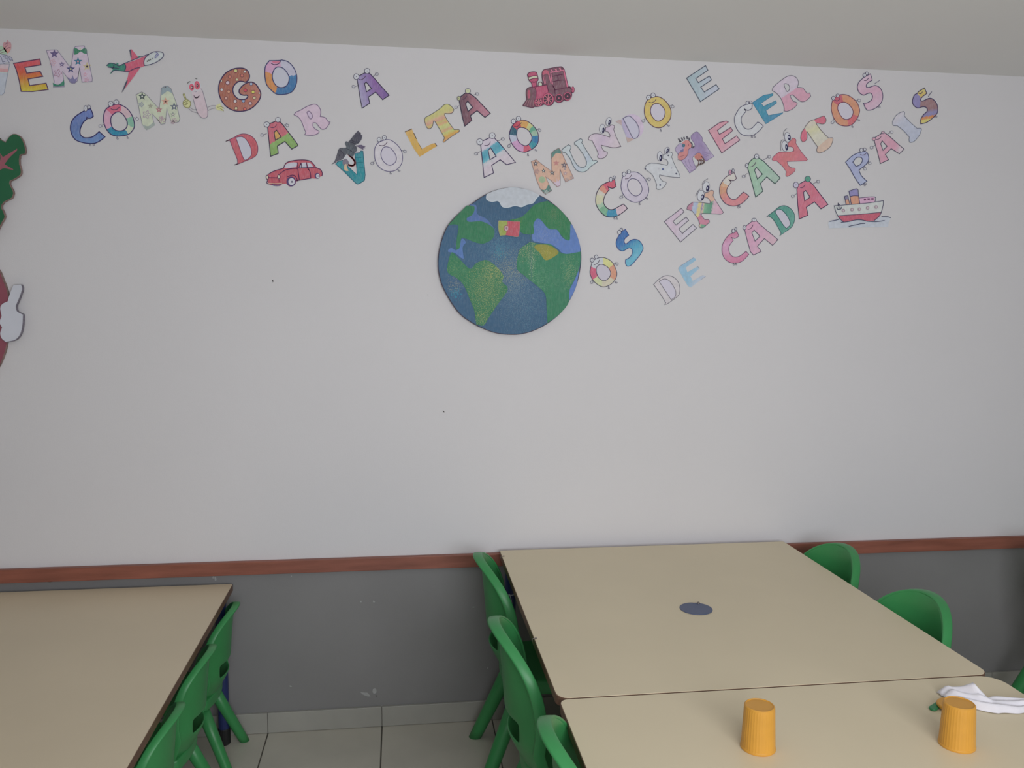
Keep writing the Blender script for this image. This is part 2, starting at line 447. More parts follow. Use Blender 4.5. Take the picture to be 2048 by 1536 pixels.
ts = obj('tissue', tissue(), M_NAPKIN, smooth=True); ts['label'] = 'crumpled white paper tissue lying at the right end of the nearer table'; ts['category'] = 'tissue'

# ------------------------------------------------------------------ paper cut-outs taped on the wall
FR = {'F1':(0,60,8.533),'F2':(200,60,8.533),'F3':(120,150,7.314),'F4':(340,90,7.314),'F5':(440,190,8.533),'F6':(510,290,8.533),
      'F7':(640,110,8.533),'F8':(640,220,8.533),'G1':(790,160,8.533),'G2':(1020,110,12.8),'G3':(930,220,8.533),'G4':(1050,220,8.533),
      'G5':(1220,110,8.533),'G6':(1170,280,8.533),'G7':(1330,220,8.533),'G8':(1440,130,8.533),'H1':(1620,120,7.314),'H2':(1160,430,8.533),
      'H3':(1310,340,8.533),'H4':(1440,250,8.533),'H5':(1290,490,12.8),'H6':(1420,340,8.533),'H7':(1660,240,8.533),'H8':(1640,360,12.8),
      'K1':(860,360,4.8),'K2':(0,250,6.4),'K3':(0,490,5.692),'L1':(0,60,10.97),'L2':(980,430,25.6),'L3':(1340,250,15.36),'L4':(650,250,11.82),'L8':(430,250,15.36)}

def P(s):
    """'x,y x,y* ...' -> [(x, y, corner)]"""
    out = []; allc = False
    for w in s.split():
        if w == 'P': allc = True; continue
        c = w.endswith('*'); x, y = w.rstrip('*').split(',')
        out.append((float(x), float(y), c or allc))
    return out
def cr(p0, p1, p2, p3, n):
    r = []
    for k in range(n):
        t = k/n
        r.append(tuple(.5*(2*p1[i]+(p2[i]-p0[i])*t+(2*p0[i]-5*p1[i]+4*p2[i]-p3[i])*t*t+(3*p1[i]-p0[i]-3*p2[i]+p3[i])*t**3) for i in (0, 1)))
    return r
def curve(pts, closed=True, n=4):
    m = len(pts); out = []
    for i in range(m if closed else m-1):
        a, b = pts[i], pts[(i+1) % m]
        if a[2] and b[2]: out.append(a[:2]); continue
        pa = a if (a[2] or (not closed and i == 0)) else pts[(i-1) % m]
        nb = b if (b[2] or (not closed and i == m-2)) else pts[(i+2) % m]
        if pa is a: pa = (2*a[0]-b[0], 2*a[1]-b[1]) if False else a
        out += cr(pa, a, b, nb, n)
    if not closed: out.append(pts[-1][:2])
    return out
def area2(p): return sum(p[i][0]*p[(i+1) % len(p)][1]-p[(i+1) % len(p)][0]*p[i][1] for i in range(len(p)))
def offset(p, d):
    """grow polygon by d"""
    n = len(p); s = 1 if area2(p) > 0 else -1; out = []
    for i in range(n):
        a, b, c = p[i-1], p[i], p[(i+1) % n]
        e1 = Vector((b[0]-a[0], b[1]-a[1])); e2 = Vector((c[0]-b[0], c[1]-b[1]))
        if e1.length < 1e-6 or e2.length < 1e-6: out.append(b); continue
        e1.normalize(); e2.normalize()
        n1 = Vector((e1.y, -e1.x))*s; n2 = Vector((e2.y, -e2.x))*s; m = n1+n2
        if m.length < .3: m = n1
        m.normalize(); k = d/max(.55, m.dot(n1)); out.append((b[0]+m.x*k, b[1]+m.y*k))
    return out

def ramp_mat(name, mode, data, stops, const=False, crayon=.07, speckles=(), rough=.75, bscale=420):
    """wax-crayon colouring; mode flat / lin (x0,z0,dx,dz) / ang (cx,cz). positions are local metres"""
    m, nt, b = newmat(name); N = nt.nodes; L = nt.links
    b.inputs['Roughness'].default_value = rough; b.inputs['Specular IOR Level'].default_value = .25
    tc = N.new('ShaderNodeTexCoord'); sx = N.new('ShaderNodeSeparateXYZ'); L.new(tc.outputs['Object'], sx.inputs[0])
    def M(op, a, c=None):
        q = N.new('ShaderNodeMath'); q.operation = op
        for i, v in enumerate((a, c)):
            if v is None: continue
            if isinstance(v, (int, float)): q.inputs[i].default_value = v
            else: L.new(v, q.inputs[i])
        return q.outputs[0]
    if mode == 'flat':
        rgb = N.new('ShaderNodeRGB'); rgb.outputs[0].default_value = (*stops[0][1], 1); col = rgb.outputs[0]
    else:
        if mode == 'lin':
            x0, z0, dx, dz = data; l2 = dx*dx+dz*dz
            f = M('ADD', M('MULTIPLY', M('SUBTRACT', sx.outputs[0], x0), dx/l2), M('MULTIPLY', M('SUBTRACT', sx.outputs[2], z0), dz/l2))
        else:
            cx, cz = data
            a = M('ARCTAN2', M('SUBTRACT', sx.outputs[2], cz), M('SUBTRACT', sx.outputs[0], cx))
            f = M('FRACT', M('ADD', M('DIVIDE', a, 2*PI), 1.0))
        nz = N.new('ShaderNodeTexNoise'); nz.inputs['Scale'].default_value = 160; L.new(tc.outputs['Object'], nz.inputs[0])
        f = M('ADD', f, M('MULTIPLY', M('SUBTRACT', nz.outputs['Fac'], .5), .03 if mode == 'ang' else .10))
        r = N.new('ShaderNodeValToRGB'); cr_ = r.color_ramp; cr_.interpolation = 'CONSTANT' if const else 'LINEAR'
        st = sorted(stops)
        while len(cr_.elements) > 1: cr_.elements.remove(cr_.elements[-1])
        cr_.elements[0].position = max(0, st[0][0]); cr_.elements[0].color = (*st[0][1], 1)
        for p_, c_ in st[1:]:
            e = cr_.elements.new(min(1, p_)); e.color = (*c_, 1)
        L.new(f, r.inputs[0]); col = r.outputs[0]
    # crayon strokes: streaky noise lets white paper through
    if crayon > 0:
        mp = N.new('ShaderNodeMapping'); mp.inputs['Rotation'].default_value = (0, random.uniform(-.5, .5), 0); mp.inputs['Scale'].default_value = (1, 1, .22)
        L.new(tc.outputs['Object'], mp.inputs[0])
        n1 = N.new('ShaderNodeTexNoise'); n1.inputs['Scale'].default_value = bscale; n1.inputs['Detail'].default_value = 3; L.new(mp.outputs[0], n1.inputs[0])
        rr = N.new('ShaderNodeMapRange'); rr.inputs['From Min'].default_value = .42; rr.inputs['From Max'].default_value = .75
        rr.inputs['To Min'].default_value = 0; rr.inputs['To Max'].default_value = crayon*2.4; L.new(n1.outputs['Fac'], rr.inputs[0])
        mx = N.new('ShaderNodeMix'); mx.data_type = 'RGBA'; L.new(rr.outputs[0], mx.inputs[0]); L.new(col, mx.inputs[6]); mx.inputs[7].default_value = (.8, .8, .82, 1)
        n3 = N.new('ShaderNodeTexNoise'); n3.inputs['Scale'].default_value = 70; L.new(tc.outputs['Object'], n3.inputs[0])
        mv = N.new('ShaderNodeMapRange'); mv.inputs['From Min'].default_value = .3; mv.inputs['From Max'].default_value = .7
        mv.inputs['To Min'].default_value = .93; mv.inputs['To Max'].default_value = 1.05; L.new(n3.outputs['Fac'], mv.inputs[0])
        mm = N.new('ShaderNodeMix'); mm.data_type = 'RGBA'; mm.blend_type = 'MULTIPLY'; mm.inputs[0].default_value = 1
        L.new(mx.outputs[2], mm.inputs[6]); L.new(mv.outputs[0], mm.inputs[7]); col = mm.outputs[2]
    for (px, pz, rad, c_, dens, sc_, zs) in speckles:
        dx = M('SUBTRACT', sx.outputs[0], px); dz = M('MULTIPLY', M('SUBTRACT', sx.outputs[2], pz), zs)
        d = M('SQRT', M('ADD', M('MULTIPLY', dx, dx), M('MULTIPLY', dz, dz)))
        k = N.new('ShaderNodeMapRange'); k.inputs['From Min'].default_value = rad; k.inputs['From Max'].default_value = rad*.15
        k.inputs['To Min'].default_value = 0; k.inputs['To Max'].default_value = dens; L.new(d, k.inputs[0])
        n4 = N.new('ShaderNodeTexNoise'); n4.inputs['Scale'].default_value = sc_; n4.inputs['Detail'].default_value = 2; L.new(tc.outputs['Object'], n4.inputs[0])
        th = M('GREATER_THAN', M('ADD', n4.outputs['Fac'], M('MULTIPLY', k.outputs[0], .155)), .665)
        mk = M('MULTIPLY', th, M('GREATER_THAN', k.outputs[0], .01))
        mx2 = N.new('ShaderNodeMix'); mx2.data_type = 'RGBA'; L.new(M('MULTIPLY', mk, .62), mx2.inputs[0]); L.new(col, mx2.inputs[6]); mx2.inputs[7].default_value = (*c_, 1); col = mx2.outputs[2]
    L.new(col, b.inputs['Base Color'])
    return m

def wall_level(u, v):
    """how light the plain white wall measures round a point: turns measured print colours into reflectances"""
    a, c_ = max(0, (1000-u)/1000), max(0, (u-1000)/1000)
    return 182-28*a**1.5-14*c_**1.5-14*max(0, (500-v)/500)

_mats = {}
def ink_mat(rgb):
    k = tuple(round(x, 3) for x in rgb)
    if k not in _mats: _mats[k] = ramp_mat('ink', 'flat', None, [(0, k)], crayon=0)
    return _mats[k]

class Art:
    def __init__(s, fr, label, cat='letter', name='paper_letter', group=None, at=None, base=.0):
        s.ox, s.oy, s.sc = FR[fr]; s.lay = 0; s.base = base; s.label, s.cat, s.name, s.group, s.at = label, cat, name, group, at
        s.root = None; s.lines = {}
    def pt(s, x, y): return wall_pt(s.ox+x/s.sc, s.oy+y/s.sc)
    def start(s, pts):
        if s.root: return
        if s.at: cx, cy = s.at
        else: cx = (min(p[0] for p in pts)+max(p[0] for p in pts))/2; cy = (min(p[1] for p in pts)+max(p[1] for p in pts))/2
        s.c = s.pt(cx, cy); s.root = thing(s.name, s.label, s.cat, (s.c[0], 0, s.c[1]), 0, s.group)
        s.K = s2l(182)*0+.8/s2l(wall_level(s.ox+cx/s.sc, s.oy+cy/s.sc))
        s.y = -.0004-s.base
    def loc(s, p): a = s.pt(*p[:2]); return (a[0]-s.c[0], a[1]-s.c[1])
    def col(s, c):
        m = sum(c)/3; f = .93+.06*min(1, max(0, (m-120)/50))
        return lin([(m+.90*(x-m))*f for x in c], s.K)
    def plate(s, name, outer, holes=(), mat=None, th=.00035, parent=None, label=None, back=None):
        """flat piece th thick laid on what is already there"""
        s.start(outer)
        loops = [[s.loc(p) for p in l] for l in [outer]+list(holes)]
        loops = [[p for i, p in enumerate(l) if math.dist(p, l[i-1]) > 1e-5] for l in loops]
        y1 = s.y; y0 = s.y-th
        s.y = y0+.00005
        flat = [p for l in loops for p in l]; n = len(flat)
        tris = tessellate_polygon([[Vector((a, b, 0)) for a, b in l] for l in loops])
        vs = [(a, y0, b) for a, b in flat]+[(a, y1, b) for a, b in flat]; fs = []
        for t in tris:
            a, b, c = (flat[i] for i in t)
            cr_ = (b[0]-a[0])*(c[1]-a[1])-(b[1]-a[1])*(c[0]-a[0])
            if abs(cr_) < 1e-12: continue
            t = tuple(t) if cr_ > 0 else tuple(t)[::-1]
            fs.append(t); fs.append(tuple(n+i for i in t[::-1]))
        k = 0
        for l in loops:
            for i in range(len(l)):
                a, b = k+i, k+(i+1) % len(l); fs.append((a, n+a, n+b, b))
            k += len(l)
        return obj(name, mesh(name, vs, fs), mat, parent or s.root, label)
    def paper(s, outer, holes=(), grow=10, c=None, th=.0009):
        s.start(outer)
        o = offset(outer, grow*s.sc/8.533)
        hs = [offset(h, -min(grow, 6)*s.sc/8.533) for h in holes]
        return s.plate('paper', o, hs, ramp_mat('paper', 'flat', None, [(0, s.col(c) if c else (.78, .785, .80))], crayon=0), th=th)
    def mat(s, spec):
        k = spec[0]
        if isinstance(k, (int, float)): return ramp_mat('crayon', 'flat', None, [(0, s.col(spec))])
        if k == 'flat': return ramp_mat('crayon', 'flat', None, [(0, s.col(spec[1]))], crayon=spec[2])
        if k == 'lin':
            _, x0, y0, x1, y1, stops = spec[:6]; a = s.loc((x0, y0)); b = s.loc((x1, y1))
            return ramp_mat('crayon', 'lin', (a[0], a[1], b[0]-a[0], b[1]-a[1]), [(p, s.col(c)) for p, c in stops], const=len(spec) > 6)
        if k == 'ang':
            _, cx, cy, secs = spec; a = s.loc((cx, cy)); secs = sorted(secs)
            st = [(0, secs[-1][1] if secs[0][0] > 0 else secs[0][1])]+[(d/360, c) for d, c in secs if d > 0]
            return ramp_mat('crayon', 'ang', a, [(p, s.col(c)) for p, c in st], const=True)
    def fill(s, outer, spec, holes=(), name='colouring', **kw):
        s.start(outer); return s.plate(name, outer, holes, s.mat(spec), **kw)
    def line(s, pts, w=12, c=(60, 55, 85), closed=False, name='outline', parent=None, label=None):
        """ink stroke, w in frame units"""
        s.start(pts); s.lines.setdefault((name, c, label), []).append((pts, w, closed, parent))
    def flush(s):
        for (name, c, label), L_ in s.lines.items():
            groups = [L_] if name in ('outline', 'ink') else [[x] for x in L_]
            for g in groups:
                vs, fs = [], []; y = s.y-(.00045 if name not in ('outline', 'ink', 'arm', 'smile', 'foot') else .00022)
                for pts, w, closed, parent in g:
                    q = [s.loc(p) for p in pts]; q = [p for i, p in enumerate(q) if i == 0 or math.dist(p, q[i-1]) > 1e-5]
                    n = len(q); hw = w/s.sc*.00175/2; b = len(vs)
                    if n < 2: continue
                    for i in range(n):
                        a = q[i-1] if (closed or i > 0) else q[i]; c2 = q[(i+1) % n] if (closed or i < n-1) else q[i]
                        d1 = Vector(q[i])-Vector(a); d2 = Vector(c2)-Vector(q[i])
                        if d1.length < 1e-7: d1 = d2
                        if d2.length < 1e-7: d2 = d1
                        d1.normalize(); d2.normalize(); m = Vector((-d1.y-d2.y, d1.x+d2.x))
                        if m.length < .4: m = Vector((-d1.y, d1.x))
                        m.normalize(); k = hw/max(.6, m.dot(Vector((-d1.y, d1.x))))
                        for sg in (1, -1): vs.append((q[i][0]+sg*m.x*k, y, q[i][1]+sg*m.y*k))
                    for i in range(n if closed else n-1):
                        a, a2 = b+2*i, b+2*((i+1) % n); fs.append((a, a+1, a2+1, a2))
                nb = len(vs); vs += [(x, y+.00012, z) for x, _, z in vs]; fs += [tuple(nb+i for i in f[::-1]) for f in fs]
                obj(name, mesh(name, vs, fs), ink_mat(s.col(c)), g[0][3] or s.root, label)
        s.lines = {}
    def ell(s, cx, cy, rx, ry, n=18, rot=0):
        cr_, sr_ = math.cos(math.radians(rot)), math.sin(math.radians(rot)); out = []
        for k in range(n):
            a = 2*PI*k/n; x, y = rx*math.cos(a), ry*math.sin(a); out.append((cx+x*cr_-y*sr_, cy+x*sr_+y*cr_))
        return out
    def eye(s, cx, cy, rx, ry, c=(178, 180, 186), ring=(75, 72, 95), pup=None, rot=0, lab=None):
        y_ = s.y; e = s.plate('eye', s.ell(cx, cy, rx+3, ry+3, rot=rot), (), ink_mat(s.col(ring)), th=.0004, label=lab)
        t = 9*s.sc/8.533
        s.plate('eye_white', s.ell(cx, cy, rx-t+3, ry-t+3, rot=rot), (), ink_mat(s.col(c)), th=.0002, parent=e)
        if pup:
            px, py, pr, ph = pup
            s.plate('pupil', s.ell(px, py, pr, ph, 14, rot), (), ink_mat(s.col((45, 42, 75))), th=.00015, parent=e)
            s.plate('glint', s.ell(px-pr*.25, py-ph*.1, pr*.4, ph*.45, 10, rot), (), ink_mat(s.col((170, 172, 190))), th=.0001, parent=e)
        else:
            s.plate('pupil', s.ell(cx, cy, max(4, rx*.18), max(4, ry*.18), 8), (), ink_mat(s.col((110, 108, 125))), th=.00015, parent=e)
        s.y = y_
    def smile(s, t, c=(80, 60, 85), w=10): s.line(curve(P(t), False), w, c, name='smile')
    def hand(s, x0, y0, x1, y1, c=(95, 93, 108)):
        """thin arm ending in a small mitten"""
        d = Vector((x1-x0, y1-y0)); l = max(1, d.length); d /= l; n = Vector((-d.y, d.x)); q = s.sc/8.533
        o = Vector((x1, y1)); f = lambda a, b: tuple(o+d*a*q+n*b*q)
        mit = [f(-6, -8), f(0, -24), f(9, -22), f(10, -12), f(26, -20), f(40, -8), f(42, 12), f(28, 26), f(8, 22), f(-4, 10)]
        y_ = s.y; h = s.plate('hand', mit, (), ink_mat(s.col((166, 166, 172))), th=.0004)
        s.line(curve([(x, y, False) for x, y in mit], True, 2), 7*q, c, True, 'hand_outline', h)
        s.line([(x0, y0), (x1, y1)], 8*q, c, name='arm')
        s.y = y_
    def foot(s, x, y, ang=90, c=(105, 103, 118)):
        a = math.radians(ang); d = Vector((math.cos(a), math.sin(a))); n = Vector((-d.y, d.x)); q = s.sc/8.533
        o = Vector((x, y)); f = lambda a_, b: tuple(o+d*a_*q+n*b*q)
        s.line([f(-26, -6), f(-4, -4), f(4, -20), f(16, -20), f(20, -6), f(12, 6), f(-2, 4), f(-26, 8)], 7*q, c, name='foot')
    def star(s, cx, cy, r, c, cc=None, n=5, rot=-90, inner=.42):
        pts = []
        for k in range(2*n):
            a = math.radians(rot+180*k/n); rr = r if k % 2 == 0 else r*inner; pts.append((cx+rr*math.cos(a), cy+rr*math.sin(a)))
        y_ = s.y; f = s.plate('flower', pts, (), ink_mat(s.col(c)), th=.00015)
        s.plate('flower_centre', s.ell(cx, cy, r*.22, r*.22, 8), (), ink_mat(s.col(cc or (178, 170, 165))), th=.0001, parent=f)
        s.y = y_
    def bloom(s, cx, cy, r, c, n=5):
        g = []
        for k in range(n*4+1):
            a = 2*PI*k/(n*4); rr = r*(.75+.25*math.cos(n*a)); g.append((cx+rr*math.cos(a), cy+rr*math.sin(a)))
        s.line(g, 8*s.sc/8.533, c, name='flower'); s.line(s.ell(cx, cy, r*.25, r*.25, 10), 7*s.sc/8.533, c, True, 'flower')
    def dot(s, cx, cy, r, c, ring=None, ry=None):
        y_ = s.y; o = s.plate('dot', s.ell(cx, cy, r, ry or r, 16), (), ink_mat(s.col(ring or c)), th=.00015)
        if ring: s.plate('dot_fill', s.ell(cx, cy, r*.72, (ry or r)*.72, 14), (), ink_mat(s.col(c)), th=.0001, parent=o)
        s.y = y_

def letter(fr, label, outer, spec, holes=(), ink=(60, 55, 85), w=12, grow=10, filled_holes=True, hole_fill=None, base=0, start_only=False, **kw):
    A = Art(fr, label, base=base, **kw)
    o = curve(P(outer)); hs = [curve(P(h)) for h in holes]
    A.paper(o, [] if filled_holes else hs, grow)
    if hole_fill:
        for h in hs: A.fill(h, hole_fill, name='counter_colouring'); A.y += .0003
    A.fill(o, spec, hs)
    if ink:
        A.line(o, w, ink, True)
        for h in hs: A.line(h, w, ink, True)
    return A

# ---- VEM
a = Art('L1', 'white paper letter V with pink bands, tulip and bird wing, cut off at left edge')
o = curve(P('P -330,750 -190,750 -40,1020 5,750 215,750 190,900 140,1130 100,1380 50,1430 -60,1430 -120,1350')); a.paper(o, [], 8)
a.fill(o, ('lin', 0, 745, 0, 945, [(0, (172,160,168)), (.45, (172,150,155)), (.5, (165,125,128)), (.85, (160,120,124)), (.9, (155,162,158)), (1, (150,156,166))]))
a.line(o, 9, (110,115,130), True)
a.fill(curve(P('-60,400 0,350 80,380 130,430 150,530 0,535 -60,545')), (128,152,130), name='tulip_leaves'); a.y += .0003
a.fill(curve(P('75,300* 110,262 130,285 170,222* 200,260 232,272 252,330 240,430 180,510 120,470 90,420 75,370')), ('lin', 160, 240, 160, 520, [(0, (150,110,118)), (.6, (160,115,118)), (1, (175,115,88))]), name='tulip')
for t in ('110,330 160,290 190,300', '130,440 180,400 240,380', '110,400 170,330', '0,470 90,420', '0,520 110,480'): a.line(curve(P(t), False), 9, (105,70,85), name='ink')
a.y += .0003
a.fill(curve(P('-60,545 60,545 180,570 260,615 290,690* 240,665 215,735* 160,700 100,750 40,745 -60,745')), (165,166,182), name='wing')
for t in ('40,540 180,568 262,618 290,690', '60,570 150,640 215,730', '100,570 180,630 250,680', '150,575 220,630 270,670', '0,560 40,620 60,700 100,745', '60,700 120,700'): a.line(curve(P(t), False), 9, (80,82,105), name='ink')
a.flush()
a = letter('F1', 'paper letter E shaded red, orange and yellow, beside the flowered pink M', 'P 235,572 685,497 703,597 430,640 460,740 690,708 733,795 483,838 510,952 790,910 825,1018 560,1052 365,1050 330,860 285,690',
  ('lin', 480, 500, 560, 1050, [(0, (178,72,88)), (.3, (170,68,62)), (.48, (182,92,52)), (.7, (180,128,48)), (1, (182,172,50))]), filled_holes=False, ink=(75,50,75), w=14); a.flush()
a = letter('F1', 'pink paper letter M with stars and green leaves, right of the red and yellow E', 'P 795,355 870,345 980,342 1200,640 1225,600 1262,330 1290,285 1440,272 1492,410 1580,830 1575,882 1405,892 1362,645 1325,870 1280,912 1205,900 1140,795 1068,712 1095,870 1098,970 915,975 930,880 870,560',
  (178,164,180), ink=(105,98,120), w=8)
a.fill(curve(P('1265,425* 1268,330 1300,310 1375,350 1440,310 1482,330 1492,410* 1430,400 1380,368 1320,415')), (45,108,82), name='leaf'); a.fill(curve(P('905,905* 1005,935 1095,855* 1098,945 1010,965 915,965*')), (45,108,88), name='leaf')
a.y += .0005
for t in ((930,410,82,(82,72,110),(100,85,120)), (1060,592,50,(92,78,115),(180,175,190)), (1335,540,78,(48,100,125),(170,110,115)), (1210,668,78,(60,62,105),(185,185,130)), (1488,625,80,(158,148,118),(60,50,60)), (1455,765,48,(168,130,146),(178,165,180))): a.star(*t)
a.fill(curve(P('1140,795* 1215,840 1240,770* 1275,840 1325,805* 1305,880 1275,910 1210,905')), (102,98,135), name='tulip')
for t in ((905,560,60,(160,130,140)), (990,740,70,(140,105,125)), (1485,855,42,(160,125,140))): a.bloom(*t)
a.dot(1375,325,14,(165,175,140)); a.dot(1010,940,14,(178,180,178)); a.flush()
# ---- aeroplane
a = Art('F2', 'red and green paper aeroplane with a white nose, above the word COMIGO', 'paper decoration', 'paper_aeroplane')
sil = curve(P('P 120,615 180,572 280,590 288,562 316,570 325,620 425,575 540,530 520,440 505,345 540,330 600,400 655,470 680,448 705,465 840,418 910,385 960,375 1040,378 1085,400 1090,450 1050,500 960,560 850,600 765,615 690,645 630,735 560,830 460,960 375,1070 440,930 480,800 495,715 430,712 260,695 200,740 175,752 225,670'))
a.paper(sil, [], 9)
R_, G_ = (178,80,102), (48,118,100)
a.fill(curve(P('765,612* 755,560 790,470 845,418* 910,385 960,375 1040,380 1085,402 1090,450 1050,500 960,560 850,600')), (160,166,166), name='nose')
a.fill(curve(P('425,577* 600,520 845,418* 780,480 755,560 768,614* 690,645 600,665 500,715* 430,712* 448,650')), R_, name='fuselage')
a.fill(curve(P('120,615* 180,572 280,590* 288,562* 316,570* 325,620* 425,577* 447,650 430,712* 260,695 200,740 175,752* 225,670*')), G_, name='tail'); a.y += .0005
a.fill(curve(P('P 540,530 520,440 505,345 540,330 600,400 668,478')), R_, name='wing'); a.fill(curve(P('P 495,715 600,668 690,645 630,735 560,830 460,960 375,1070 440,930 480,800')), R_, name='wing')
a.fill(curve(P('650,460 680,445 705,460 680,475')), G_, name='engine')
a.fill(curve(P('P 375,1070 430,925 462,860 478,862 445,960 405,1040')), (62,66,84), name='wing_edge'); a.fill(curve(P('P 505,345 530,335 545,470 530,480')), (62,66,84), name='wing_edge')
I = (62,58,88)
for t in ('120,615 180,572 280,590 325,620 425,577 540,530', '845,418 910,385 960,375 1040,380 1085,402 1090,450 1050,500 960,560 850,600 765,615', '690,645 600,665 500,715', '430,712 260,695 200,740', '448,650 430,712 500,715', '425,577 447,620 448,650', '845,418 780,480 755,560 768,614', '540,530 668,478 845,418', '140,640 230,650 330,660', '225,670 250,600'): a.line(curve(P(t), False), 10, I)
a.line(curve(P('955,385 985,400 1000,430 960,478 945,470 975,415'), False), 10, (92,92,140), name='cockpit_window')
for q in ((812,537),(840,523),(868,509),(896,495)): a.fill(a.ell(*q, 9, 14, 8), (70,75,70), name='window')
a.flush()
# ---- COMIGO
W0 = (178,180,186)
a = letter('F3', 'blue paper letter C with two round eyes, at the start of COMIGO', '350,530* 395,510 450,495* 475,550 490,605* 460,630 420,635 395,622* 390,650* 340,700 300,790 300,870 350,915 410,920 480,905 530,870 575,830* 620,870 660,905* 610,950 540,990 480,1005 360,995 240,955 180,880 155,780 175,680 240,600',
  ('lin', 300, 500, 420, 1000, [(0, (92,108,165)), (.45, (78,100,150)), (1, (88,118,165))]), filled_holes=False, ink=(45,42,88), w=13); a.eye(378,492,26,44); a.eye(424,470,26,28); a.foot(440,1022); a.foot(490,1016); a.flush()
a = letter('F3', 'paper letter O with red, pink, teal, cream and green sectors, in COMIGO', '700,480 800,435 880,435 980,490 1050,580 1085,680 1090,760 1050,830 990,875 900,893 800,890 730,855 680,790 645,700 640,610 660,530',
  ('ang', 865, 680, [(0,(110,155,135)),(22,(185,160,168)),(78,(182,88,112)),(134,(182,140,162)),(214,(35,118,148)),(305,(160,168,148)),(338,(110,155,135))]), holes=['830,545 890,550 950,610 985,690 980,760 940,805 870,820 800,800 760,750 745,670 760,600'], filled_holes=False, ink=(62,48,88), w=12)
a.eye(745,423,36,38); a.eye(827,400,36,36); a.smile('745,495 790,510 840,500 870,470'); a.hand(1080,622,1118,636); a.hand(640,722,608,742); a.foot(838,925); a.foot(988,915); a.flush()
a = letter('F3', 'pale green paper letter M covered in small flowers, in COMIGO', 'P 1115,290 1200,250 1270,295 1455,500 1475,330 1485,195 1570,160 1625,200 1700,400 1755,640 1740,685 1640,712 1563,485 1550,640 1535,715 1480,722 1420,640 1342,560 1385,735 1270,802 1205,722 1160,500', (163,170,150), ink=(115,112,122), w=7)
a.fill(curve(P('1485,300* 1490,190 1570,160 1622,200 1645,270* 1575,240 1530,270')), (122,138,145), name='leaf'); a.fill(curve(P('1205,722* 1290,752 1370,690* 1385,735 1270,802')), (135,145,140), name='leaf'); a.y += .0003
for t in ((1205,315,62,(75,84,84),(175,178,178)), (1545,390,62,(182,135,118),(90,60,60)), (1672,465,66,(92,100,112),(170,172,165)), (1655,580,44,(125,132,125)), (1325,455,42,(138,138,125),(140,140,128)), (1450,510,52,(155,108,112),(175,165,160))): a.star(*t)
for t in ((1190,435,40,(125,130,145)), (1270,580,62,(145,125,145)), (1680,665,36,(150,130,140)), (1650,690,30,(150,130,140)), (1490,640,40,(150,130,140))): a.bloom(*t)
a.line(curve(P('1420,640 1480,700 1490,610 1520,690 1550,640'), False), 8, (150,128,138), name='ink'); a.dot(1545,178,10,(70,75,80)); a.flush()
a = Art('F4', 'pink paper letter I drawn as a worm with red eyes and yellow hands')
b_ = curve(P('320,690 345,800 380,930 415,1010 460,1060 500,1073 540,1060 555,1020 550,940 520,820 480,680 455,600 400,520 340,560'))
a.paper(b_, [], 8); a.fill(b_, ('lin', 380, 560, 470, 1060, [(0, (168,168,172)), (.3, (178,165,172)), (.45, (184,168,176)), (1, (182,164,172))])); a.line(curve(P('345,800 380,930 415,1010 460,1060 500,1073 540,1060 555,1020 550,940 520,820 480,680 455,640'), False), 8, (125,118,130))
gl = (176,176,128)
h = a.plate('hand', curve(P('195,725 215,720 240,790 250,800 290,820 305,860 290,910 265,920 215,905 195,860 205,820 230,800 210,765')), (), a.mat(gl), th=.0004); a.line(curve(P('195,725 215,720 240,790 290,820 305,860 290,910 265,920 215,905 195,860 205,820 232,800 210,765'), True), 8, (120,118,70), True, 'hand_outline', h)
for t in ('205,850 235,830 255,850 230,865', '210,880 240,875 265,850', '240,790 268,830'): a.line(curve(P(t), False), 7, (120,118,70), name='ink')
h = a.plate('hand', curve(P('670,900 700,875 740,855* 752,895* 800,930* 770,938 790,970* 740,960 690,950')), (), a.mat(gl), th=.0004)
a.line(curve(P('690,915 740,930 790,970'), False), 7, (120,118,70), name='ink'); a.line(curve(P('690,900 750,905 800,930'), False), 7, (120,118,70), name='ink')
for t in ('270,920 320,970 415,1000', '300,918 340,945 398,950', '555,915 610,892 670,890', '560,962 610,937 668,925'): a.line(curve(P(t), False), 8, (130,125,132), name='arm')
a.y += .0004
for cx, cy, rx, ry, px, py in ((320,620,38,50,325,625), (400,593,41,64,402,598)):
    e = a.plate('eye', a.ell(cx, cy, rx+14, ry+16, rot=-8), (), ink_mat(a.col(W0)), th=.0004); a.plate('iris', a.ell(cx, cy, rx, ry, rot=-8), (), a.mat((195,85,105)), th=.0003, parent=e)
    a.plate('pupil', a.ell(px, py, 15, 24, 12), (), ink_mat(a.col((70,35,50))), th=.0002, parent=e); a.plate('glint', a.ell(px-3, py, 8, 13, 10), (), ink_mat(a.col((185,180,180))), th=.0001, parent=e); a.y += .0006
for t in ('260,565 275,545 300,538', '372,492 388,498 400,496'): a.line(curve(P(t), False), 10, (95,95,95), name='eyebrow')
a.smile('352,740 370,775 400,770 432,742', (95,80,95)); a.line(curve(P('370,765 395,778 425,755'), False), 10, (75,60,75), name='smile'); a.line(curve(P('360,680 380,690 395,680'), False), 6, (130,130,140), name='nose'); a.flush()
